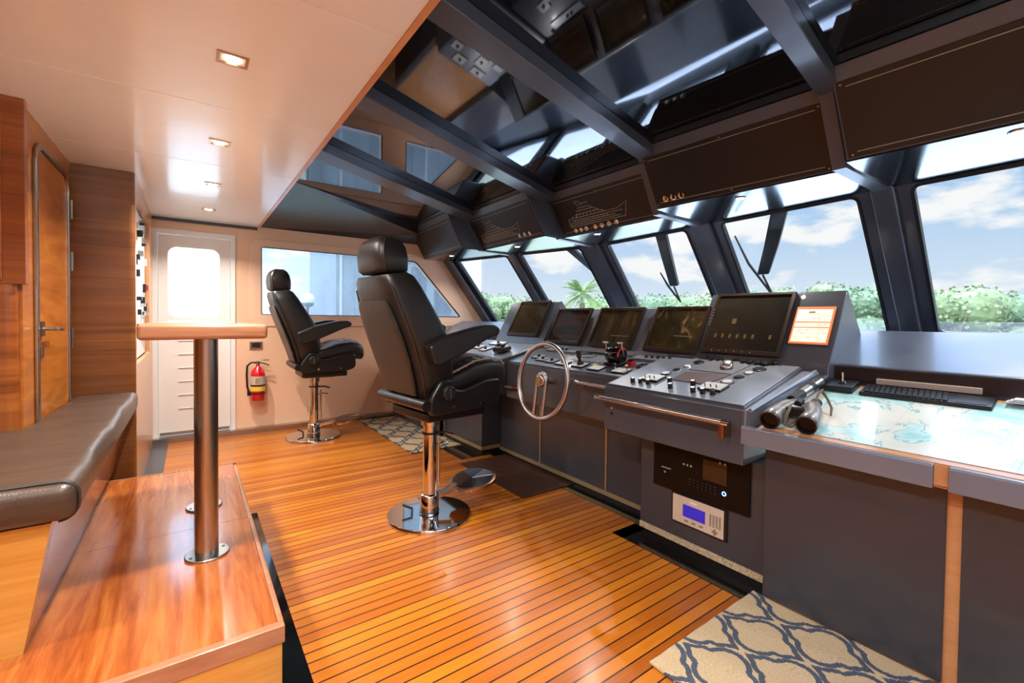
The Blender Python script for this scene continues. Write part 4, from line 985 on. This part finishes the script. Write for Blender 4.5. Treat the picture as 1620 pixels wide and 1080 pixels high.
    hd = L('headrest', MB().loft([(((a+b)/2, 0, z), ((b-a)/2, 0, 0), (0, w, 0)) for a, b, z, w in hs], 36, 4.6), M['leather'], t, smooth=True)
    for s in (-1, 1):
        L('piping', MB().tube([(a+.028, s*(w-.002), z) for a, b, z, w in hs[:-1]], .0045, 6), M['leather2'], hd, smooth=True)
    arm = rpoly([(-.205, 1.045), (-.06, 1.108), (.16, 1.158), (.25, 1.160), (.285, 1.135), (.275, 1.105), (.20, 1.082), (.02, 1.0), (-.13, .945), (-.17, .955)], .025, 4)
    for s in (-1, 1):
        y = .243 if s > 0 else -.318
        a_ = L('armrest', MB().prism([(x, y, z) for x, z in arm], (0, .075, 0)), M['leather'], t, bevel=.014, seg=3)
        L('arm_pivot', MB().tube([(-.14, s*.222, 1.0), (-.14, s*.245, 1.0)], .03, 14), M['black'], a_, smooth=True)
    return t
ch = make_chair(); ch.location = (1.173, 2.48, .001); ch.rotation_euler = (0, 0, math.radians(7))
ch['label'] = 'large black leather helm chair in the foreground, behind the steering wheel'
c2 = copy_tree(ch); c2.location = (.99, 4.777-.03, .001); c2.rotation_euler = (0, 0, math.radians(-1)); c2['label'] = 'smaller looking helm chair by the peach wall, near the fire extinguisher'

# ------------------------------------------------------------------ wall items
t = thing('fire_extinguisher', 'red fire extinguisher with yellow label strapped to the peach wall', 'fire extinguisher', (.555, YW-.075, .33))
ex, ey = .555, YW-.082
b = build('cylinder', MB().lathe([(.060, .335), (.066, .345), (.066, .60), (.055, .64), (.03, .672), (.018, .685), (.018, .70)], (ex, ey, 0), 32), M['red'], t, smooth=True)
build('label', MB().lathe([(.0668, .50), (.0668, .585)], (ex, ey, 0), 32), M['beige'], b, smooth=True)
build('label', MB().lathe([(.0668, .435), (.0668, .48)], (ex, ey, 0), 32), M['yellow'], b, smooth=True)
mb = MB()
for z in (.56, .545, .53, .515): mb.box(ex-.03, ex+.012, ey-.0675, ey-.066, z, z+.005)
build('printed_text', mb, M['ink'], b)
for z in (.488, .405): build('strap', MB().lathe([(.069, z), (.069, z+.012)], (ex, ey, 0), 28), M['black'], t)
v = build('valve', MB().tube([(ex, ey, .70), (ex, ey, .735)], .017, 14), M['steel'], t, smooth=True)
build('grip', MB().tube([(ex+.0, ey, .735), (ex+.05, ey, .745), (ex+.10, ey, .742)], .006, 8), M['steel'], v)
build('grip', MB().tube([(ex+.0, ey, .722), (ex+.05, ey, .71), (ex+.10, ey, .69)], .006, 8), M['beam_dk'], v)
build('hose', MB().tube([(ex-.01, ey, .72), (ex-.06, ey, .725), (ex-.095, ey, .69), (ex-.10, ey, .60), (ex-.095, ey, .48), (ex-.085, ey, .44)], .010, 10), M['black'], t, smooth=True)
build('nozzle', MB().tube([(ex-.085, ey, .44), (ex-.08, ey, .39)], [.012, .017], 10), M['black'], t, smooth=True)
build('wall_bracket', MB().box(ex-.03, ex+.03, YW-.014, YW-.0005, .38, .66), M['steel'], t)
t = thing('wall_switch', 'small steel framed socket on the peach wall beside the bar table', 'wall socket', (.545, YW, .90))
build('frame', MB().box(.487, .603, YW-.012, YW-.0005, .852, .93), M['steel'], t, bevel=.003)
build('insert', MB().box(.505, .585, YW-.015, YW-.0125, .868, .918), M['beam_dk'], t)

# ------------------------------------------------------------------ lamps
def spot(loc, watts, ang=2.3, size=.05, col=(1, .94, .86)):
    l = bpy.data.lights.new('lamp_light', 'AREA'); l.shape = 'DISK'; l.size = size; l.energy = watts; l.color = col; l.spread = ang
    o = bpy.data.objects.new('lamp_light', l); COL.objects.link(o); o.location = loc; return o
where = ['nearest the camera, set in the white ceiling', 'second nearest, over the bar table', 'third along the row toward the door', 'farthest of the row, near the white door']
for i, y in enumerate((1.88, 2.815, 3.74, 4.64, .94, .0)):
    x = .125 if i else .122
    if i < 4:
        t = thing('downlight', 'square recessed downlight '+where[i], 'ceiling light', (x, y, 2.1), group='downlights in the white ceiling')
        build('housing', MB().plate(rrect(x-.048, x+.048, y-.042, y+.042, .004), [rrect(x-.038, x+.038, y-.033, y+.033, .004)], (0, 0, 2.0955), (1, 0, 0), (0, 1, 0), (0, 0, 1), .004), M['copper'], t)
        build('lens', MB().lathe([(.026, 2.0965), (.024, 2.0995)], (x, y, 0), 20), M['lamp'], t)
    spot((x, y, 2.090), 15)
for x in (-1.0,):
    for y in (.3, 1.6, 2.9): spot((x, y, 2.09), 12)
wl = ['rightmost, under the wide brown locker', 'under the locker with three dials', 'under the locker with the ship outline and seven dials', 'under the locker with the ship outline and three dials', 'under the small locker next to the peach wall']
for i, (x, y) in enumerate(((2.56, .285), (2.66, 1.40), (2.83, 2.72), (2.70, 3.70), (2.50, 4.74))):
    t = thing('soffit_light', 'round recessed soffit light, '+wl[i], 'ceiling light', (x, y, 1.932), group='soffit lights over the windshield')
    build('rim', MB().tube([(x+.028*math.cos(a), y+.028*math.sin(a), 1.930) for a in [q*2*PI/20 for q in range(20)]], .004, 6, closed=True), M['chrome'], t, smooth=True)
    build('lens', MB().lathe([(.022, 1.9275), (.025, 1.9315)], (x, y, 0), 20), M['lamp'], t)
    spot((x, y, 1.922), 5)

# ------------------------------------------------------------------ wipers outside the windshield
def wp(i, y, z, d=.10):   # point on the windshield plane i, offset outward
    a = Vector((*P[i], ZT)); b = Vector((*P[i+1], ZT)); s = (y-a.y)/(b.y-a.y); p = a.lerp(b, s)+Vector((.79*(ZT-z), 0, z-ZT)); p.z = z
    return p+Vector((d*.79, 0, d*.6))
def wiper(i, top, pts, blade, label):
    t = thing('windshield_wiper', label, 'wiper', tuple(wp(i, *pts[0])), group='wipers outside the windshield')
    w = .055
    mb = MB()
    P_ = [wp(i, *p) for p in pts]; ring = []
    for p, ww in zip(P_, (1, 1, .92, .8)):
        q = Vector((0, w*ww, 0)); n = Vector((.025, 0, .02)); ring.append([mb.bm.verts.new(p-q), mb.bm.verts.new(p+q), mb.bm.verts.new(p+q+n), mb.bm.verts.new(p-q+n)])
    for A, B in zip(ring, ring[1:]):
        for k_ in range(4): mb.bm.faces.new((A[k_], A[(k_+1) % 4], B[(k_+1) % 4], B[k_]))
    mb.bm.faces.new(ring[0][::-1]); mb.bm.faces.new(ring[-1])
    build('arm_cover', mb, M['rubber'], t, bevel=.004)
    b = build('blade', MB().tube([wp(i, *p, .07) for p in blade], [.006, .010, .008][:len(blade)], 6), M['black'], t)
    build('link', MB().tube([P_[-1], wp(i, *blade[-1], .07)], .008, 6), M['black'], t)
wiper(1, 0, [(1.42, 1.99), (1.44, 1.90), (1.57, 1.69), (1.70, 1.50)], [(1.79, 1.80), (1.76, 1.60), (1.66, 1.36)], 'black wiper outside the window above the gauge monitor, thin blade up at its left')
wiper(2, 0, [(2.44, 1.99), (2.45, 1.90), (2.50, 1.68), (2.545, 1.46)], [(2.60, 1.60), (2.58, 1.48), (2.52, 1.33)], 'black wiper outside the window above the throttle')
wiper(3, 0, [(3.60, 1.99), (3.58, 1.92), (3.40, 1.66), (3.36, 1.47)], [(3.40, 1.50), (3.37, 1.42), (3.28, 1.32)], 'black wiper slanting in front of the palm tree')

# ------------------------------------------------------------------ outside
G = -2.4
g = build('ground', MB().box(-60, 160, -120, 140, G-.3, G), M['grass']); g['kind'] = 'structure'
fd = thing('foredeck', 'white foredeck of the yacht outside the windshield', 'deck', (5.5, 2.4, .6))
dkp = [(3.80, -1.6), (7.0, -.9), (9.5, 1.2), (10.4, 2.4), (9.5, 3.7), (7.0, 5.8), (3.80, 6.5)]
build('deck_plate', MB().prism([(x, y, .70) for x, y in dkp], (0, 0, .10)), M['hull'], fd)
build('bow_rail', MB().tube([(x, y, .86) for x, y in dkp[1:-1]], .02, 8), M['steel'], fd, smooth=True)
def tree(name, az, D, top, wid, leaf, label, lowest=.0, n=2600, seed=1, grp='trees along the shore'):
    rg = random.Random(seed); d = Vector((math.sin(az), math.cos(az), 0)); c = d*D; H_ = top-G
    t = thing(name, label, 'tree', (c.x, c.y, G), group=grp)
    tr = MB(); tr.tube([(0, 0, 0), (.15, .1, H_*.3), (.0, 0, H_*.6)], [.22, .16, .08], 8)
    for k_ in range(5):
        a = rg.random()*6.28; tr.tube([(0.1, 0.05, H_*(.25+.05*k_)), (math.cos(a)*wid*.3, math.sin(a)*wid*.3, H_*(.55+.06*k_))], [.09, .03], 6)
    build('trunk', tr, M['bark'], t, local=True)
    mb = MB(); blobs = []
    for k_ in range(9):
        a = rg.random()*6.28; rr_ = rg.random()**.5*wid*.33; z = H_*(lowest+.25+.6*rg.random()); s = wid*(.20+.16*rg.random())
        blobs.append((Vector((math.cos(a)*rr_, math.sin(a)*rr_, min(z, H_-s*.8))), s))
    blobs.append((Vector((0, 0, H_-wid*.26)), wid*.26)); blobs.append((Vector((0, 0, H_*.3)), wid*.42)); blobs.append((Vector((wid*.2, -wid*.2, H_*.25)), wid*.36)); blobs.append((Vector((-wid*.2, wid*.2, H_*.25)), wid*.36))
    for c_, s in blobs: mb.sphere(c_, s*.80, 2, (1, 1, .85))
    for k_ in range(n):
        c_, s = rg.choice(blobs); v = Vector((rg.gauss(0, 1), rg.gauss(0, 1), rg.gauss(0, 1))).normalized(); p = c_+Vector((v.x, v.y, v.z*.85))*s*(.8+.25*rg.random())
        a = Vector((rg.gauss(0, 1), rg.gauss(0, 1), rg.gauss(0, 1))).normalized()*.12; b_ = v.cross(a).normalized()*.10
        mb.face([p-a, p+b_, p+a, p-b_])
    build('foliage', mb, leaf, t, local=True)
specs = []
for i, (az, D, sl, w) in enumerate([(1.52, 34, .030, 4.6), (1.44, 46, .036, 5), (1.395, 33, .050, 4.4), (1.345, 45, .046, 5), (1.28, 34, .055, 4.6), (1.225, 46, .068, 5.4), (1.165, 35, .060, 4.6), (1.11, 47, .050, 5.4), (1.04, 35, .044, 4.6), (.99, 48, .045, 6), (.925, 36, .050, 4.8), (.87, 48, .055, 5.6), (.81, 37, .045, 4.6), (.70, 50, .035, 6), (.64, 38, .036, 4.6), (.58, 50, .045, 6), (.53, 38, .038, 4.6), (1.60, 46, .035, 6)]):
    specs.append((az, D, 1.2+(sl+.012)*D, w))
desc = ['bushy green tree on the shore, in the right window', 'shoreline tree in the right window, right of its tallest crown', 'tallest crown in the right window', 'tree at the left side of the right window', 'tree hidden partly by the pillar left of the right window', 'high tree at the right side of the wiper window', 'round tree in the middle of the wiper window', 'low tree right of the wiper with the thin blade', 'tree behind the thin wiper blade', 'tree right of the throttle window wiper', 'tree above the radar monitor', 'tree just right of the palm', 'tree behind the palm', 'small far tree left of the palm', 'thin far tree over the leftmost monitor', 'bush seen through the leftmost windshield pane', 'last shrub toward the shed in the leftmost pane', 'tree past the right edge of the right window']
for i, (az, D, top, w) in enumerate(specs):
    tree('shore_tree', az, D, top, w, LEAF[i % 3], desc[i], seed=i+1)
# palm
def palm(az, D, top, label, seed):
    rg = random.Random(seed); d = Vector((math.sin(az), math.cos(az), 0)); c = d*D; H_ = top-G
    t = thing('palm_tree', label, 'palm tree', (c.x, c.y, G))
    build('trunk', MB().tube([(0, 0, 0), (.1, 0, H_*.4), (0, 0, H_*.72)], [.22, .17, .15], 10), M['bark'], t, local=True)
    for k_ in range(46):
        a = rg.random()*6.28; el = -.7+rg.random()*2.0; L_ = 1.15+rg.random()*.35; o = Vector((0, 0, H_-1.25)); h = Vector((math.cos(a), math.sin(a), 0)); sd = Vector((-h.y, h.x, 0)); mb = MB(); pts = []
        for q in range(11):
            f = q/10; pts.append(o+h*(L_*f*math.cos(el*.8))+Vector((0, 0, L_*(math.sin(el)*f-.30*f*f))))
        for q in range(2, 10):
            for s_ in (-1, 1):
                p = pts[q]; dr = (pts[q+1]-pts[q-1]).normalized()
                for z_ in (0, .5):
                    p = pts[q].lerp(pts[q+1], z_); mb.face([p, p+dr*.05, p+dr*.24+sd*s_*.26+Vector((0, 0, -.10+.1*rg.random()))])
        mb.tube(pts, .014, 4)
        build('frond', mb, PALM, t, local=True)
palm(.775, 26, 3.9, 'palm tree seen through the fourth windshield pane, beside the slanting wiper', 3)
# blue shed and neighbouring boat beyond the side windows
t = thing('dock_shed', 'blue grey shed wall seen through the large side window', 'building', (7, 14, G))
build('wall', MB().box(3.4, 7.45, 13.5, 17, G, 6.5), M['bluewall'], t)
rg = random.Random(11)
for j in range(9): build('wall_rib', MB().box(3.5+j*.44, 3.56+j*.44, 13.46, 13.5, G, 6.4), M['paleblue'] if j % 3 == 0 else M['bluewall'], t)
for x, z, a, b in ((5.7, 1.9, .5, .9), (4.6, 2.2, .3, .4), (6.5, 1.3, .6, .8), (5.9, .3, .8, .8)): build('window', MB().box(x, x+a, 13.44, 13.5, z, z+b), M['navy'], t)
build('roof', MB().box(3.2, 7.6, 13.3, 17.2, 6.5, 6.8), M['hull'], t)
t = thing('pale_shed', 'pale grey shed end seen through the leftmost windshield pane', 'building', (13, 17, G))
build('wall', MB().box(10.6, 12.3, 20, 24, G, 6), M['paleblue'], t)
build('roof', MB().box(10.5, 12.4, 19.9, 24.1, 6, 6.2), M['hull'], t)
t = thing('globe_lamp', 'white globe lamp on a post seen through the side window behind the far chair', 'lamp', (2.35, 12, G))
build('post', MB().tube([(2.35, 12, G), (2.35, 12, 1.45)], .04, 10), M['navy'], t)
build('globe', MB().sphere((2.35, 12, 1.62), .16, 3), M['globe'], t, smooth=True)
build('cradle', MB().lathe([(.03, 1.40), (.14, 1.47), (.15, 1.52), (.02, 1.50)], (2.35, 12, 0), 20), M['navy'], t)
t = thing('moored_boat', 'white moored boat with tinted windows seen through the white door pane', 'boat', (0, 16, G))
build('hull', MB().prism([(-5, 14, -1.6), (2.3, 14, -1.6), (2.7, 14, -.2), (-5, 14, .1)], (0, 4, 0)), M['hull'], t)
cb_ = build('cabin', MB().prism([(-3.5, 14.4, .1), (1.9, 14.4, -.1), (1.2, 14.4, 1.9), (-3.2, 14.4, 2.0)], (0, 3, 0)), M['hull'], t)
for x in (-.35, .05, .5): build('window', MB().prism([(x, 14.38, 1.3), (x+.32, 14.38, 1.36), (x+.34, 14.38, 1.62), (x+.02, 14.38, 1.52)], (0, .02, 0)), M['navy'], cb_)

# ------------------------------------------------------------------ sky and sun
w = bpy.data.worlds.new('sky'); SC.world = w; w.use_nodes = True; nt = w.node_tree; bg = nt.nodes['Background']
def wn(typ, **k_):
    n_ = nt.nodes.new(typ)
    for a, v_ in k_.items(): setattr(n_, a, v_)
    return n_
def wm(op, a, b=None, c=None):
    n_ = wn('ShaderNodeMath', operation=op)
    for i, v_ in enumerate((a, b, c)):
        if v_ is None: continue
        if isinstance(v_, (int, float)): n_.inputs[i].default_value = v_
        else: nt.links.new(v_, n_.inputs[i])
    return n_.outputs[0]
tc = wn('ShaderNodeTexCoord'); sp = wn('ShaderNodeSeparateXYZ'); nt.links.new(tc.outputs['Generated'], sp.inputs[0])
zz = wm('MAXIMUM', sp.outputs[2], 0.0)
rp = wn('ShaderNodeValToRGB'); e = rp.color_ramp.elements; e[0].position = 0; e[0].color = lin('e4eef6'); e[1].position = .8; e[1].color = lin('6f9fd8')
m_ = e.new(.22); m_.color = lin('a8cbf0'); nt.links.new(zz, rp.inputs[0])
mp = wn('ShaderNodeMapping'); mp.inputs['Scale'].default_value = (2.2, 2.2, 5.5); mp.inputs['Location'].default_value = (.4, 1.7, .2); nt.links.new(tc.outputs['Generated'], mp.inputs[0])
nz = wn('ShaderNodeTexNoise'); nz.inputs['Scale'].default_value = 2.2; nz.inputs['Detail'].default_value = 9; nz.inputs['Roughness'].default_value = .55; nt.links.new(mp.outputs[0], nz.inputs['Vector'])
cr = wn('ShaderNodeValToRGB'); cr.color_ramp.elements[0].position = .49; cr.color_ramp.elements[1].position = .57; nt.links.new(nz.outputs['Fac'], cr.inputs[0])
mxn = wn('ShaderNodeMix', data_type='RGBA'); nt.links.new(cr.outputs[0], mxn.inputs[0]); nt.links.new(rp.outputs[0], mxn.inputs[6]); mxn.inputs[7].default_value = lin('fafafa')
nt.links.new(mxn.outputs[2], bg.inputs[0])
# extra sky strength added aft and overhead, out of view, to light the room
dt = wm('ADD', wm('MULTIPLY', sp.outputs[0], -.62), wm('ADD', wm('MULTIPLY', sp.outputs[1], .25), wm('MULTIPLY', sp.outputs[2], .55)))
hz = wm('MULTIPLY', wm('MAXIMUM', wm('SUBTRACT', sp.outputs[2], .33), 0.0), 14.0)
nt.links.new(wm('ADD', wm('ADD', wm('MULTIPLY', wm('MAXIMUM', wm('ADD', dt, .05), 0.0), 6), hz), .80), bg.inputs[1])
sun = bpy.data.lights.new('sun', 'SUN'); sun.energy = 1.6; sun.angle = .05; sun.color = (1, .95, .86)
so = bpy.data.objects.new('sun', sun); COL.objects.link(so); so.rotation_euler = Vector((-.5, -.35, .8)).to_track_quat('Z', 'Y').to_euler()

# ------------------------------------------------------------------ view
vs = SC.view_settings; vs.view_transform = 'Standard'; vs.look = 'None'; vs.gamma = 1; vs.use_curve_mapping = False; vs.exposure = .42
SC.cycles.max_bounces = 10; SC.cycles.transparent_max_bounces = 12; SC.cycles.glossy_bounces = 5
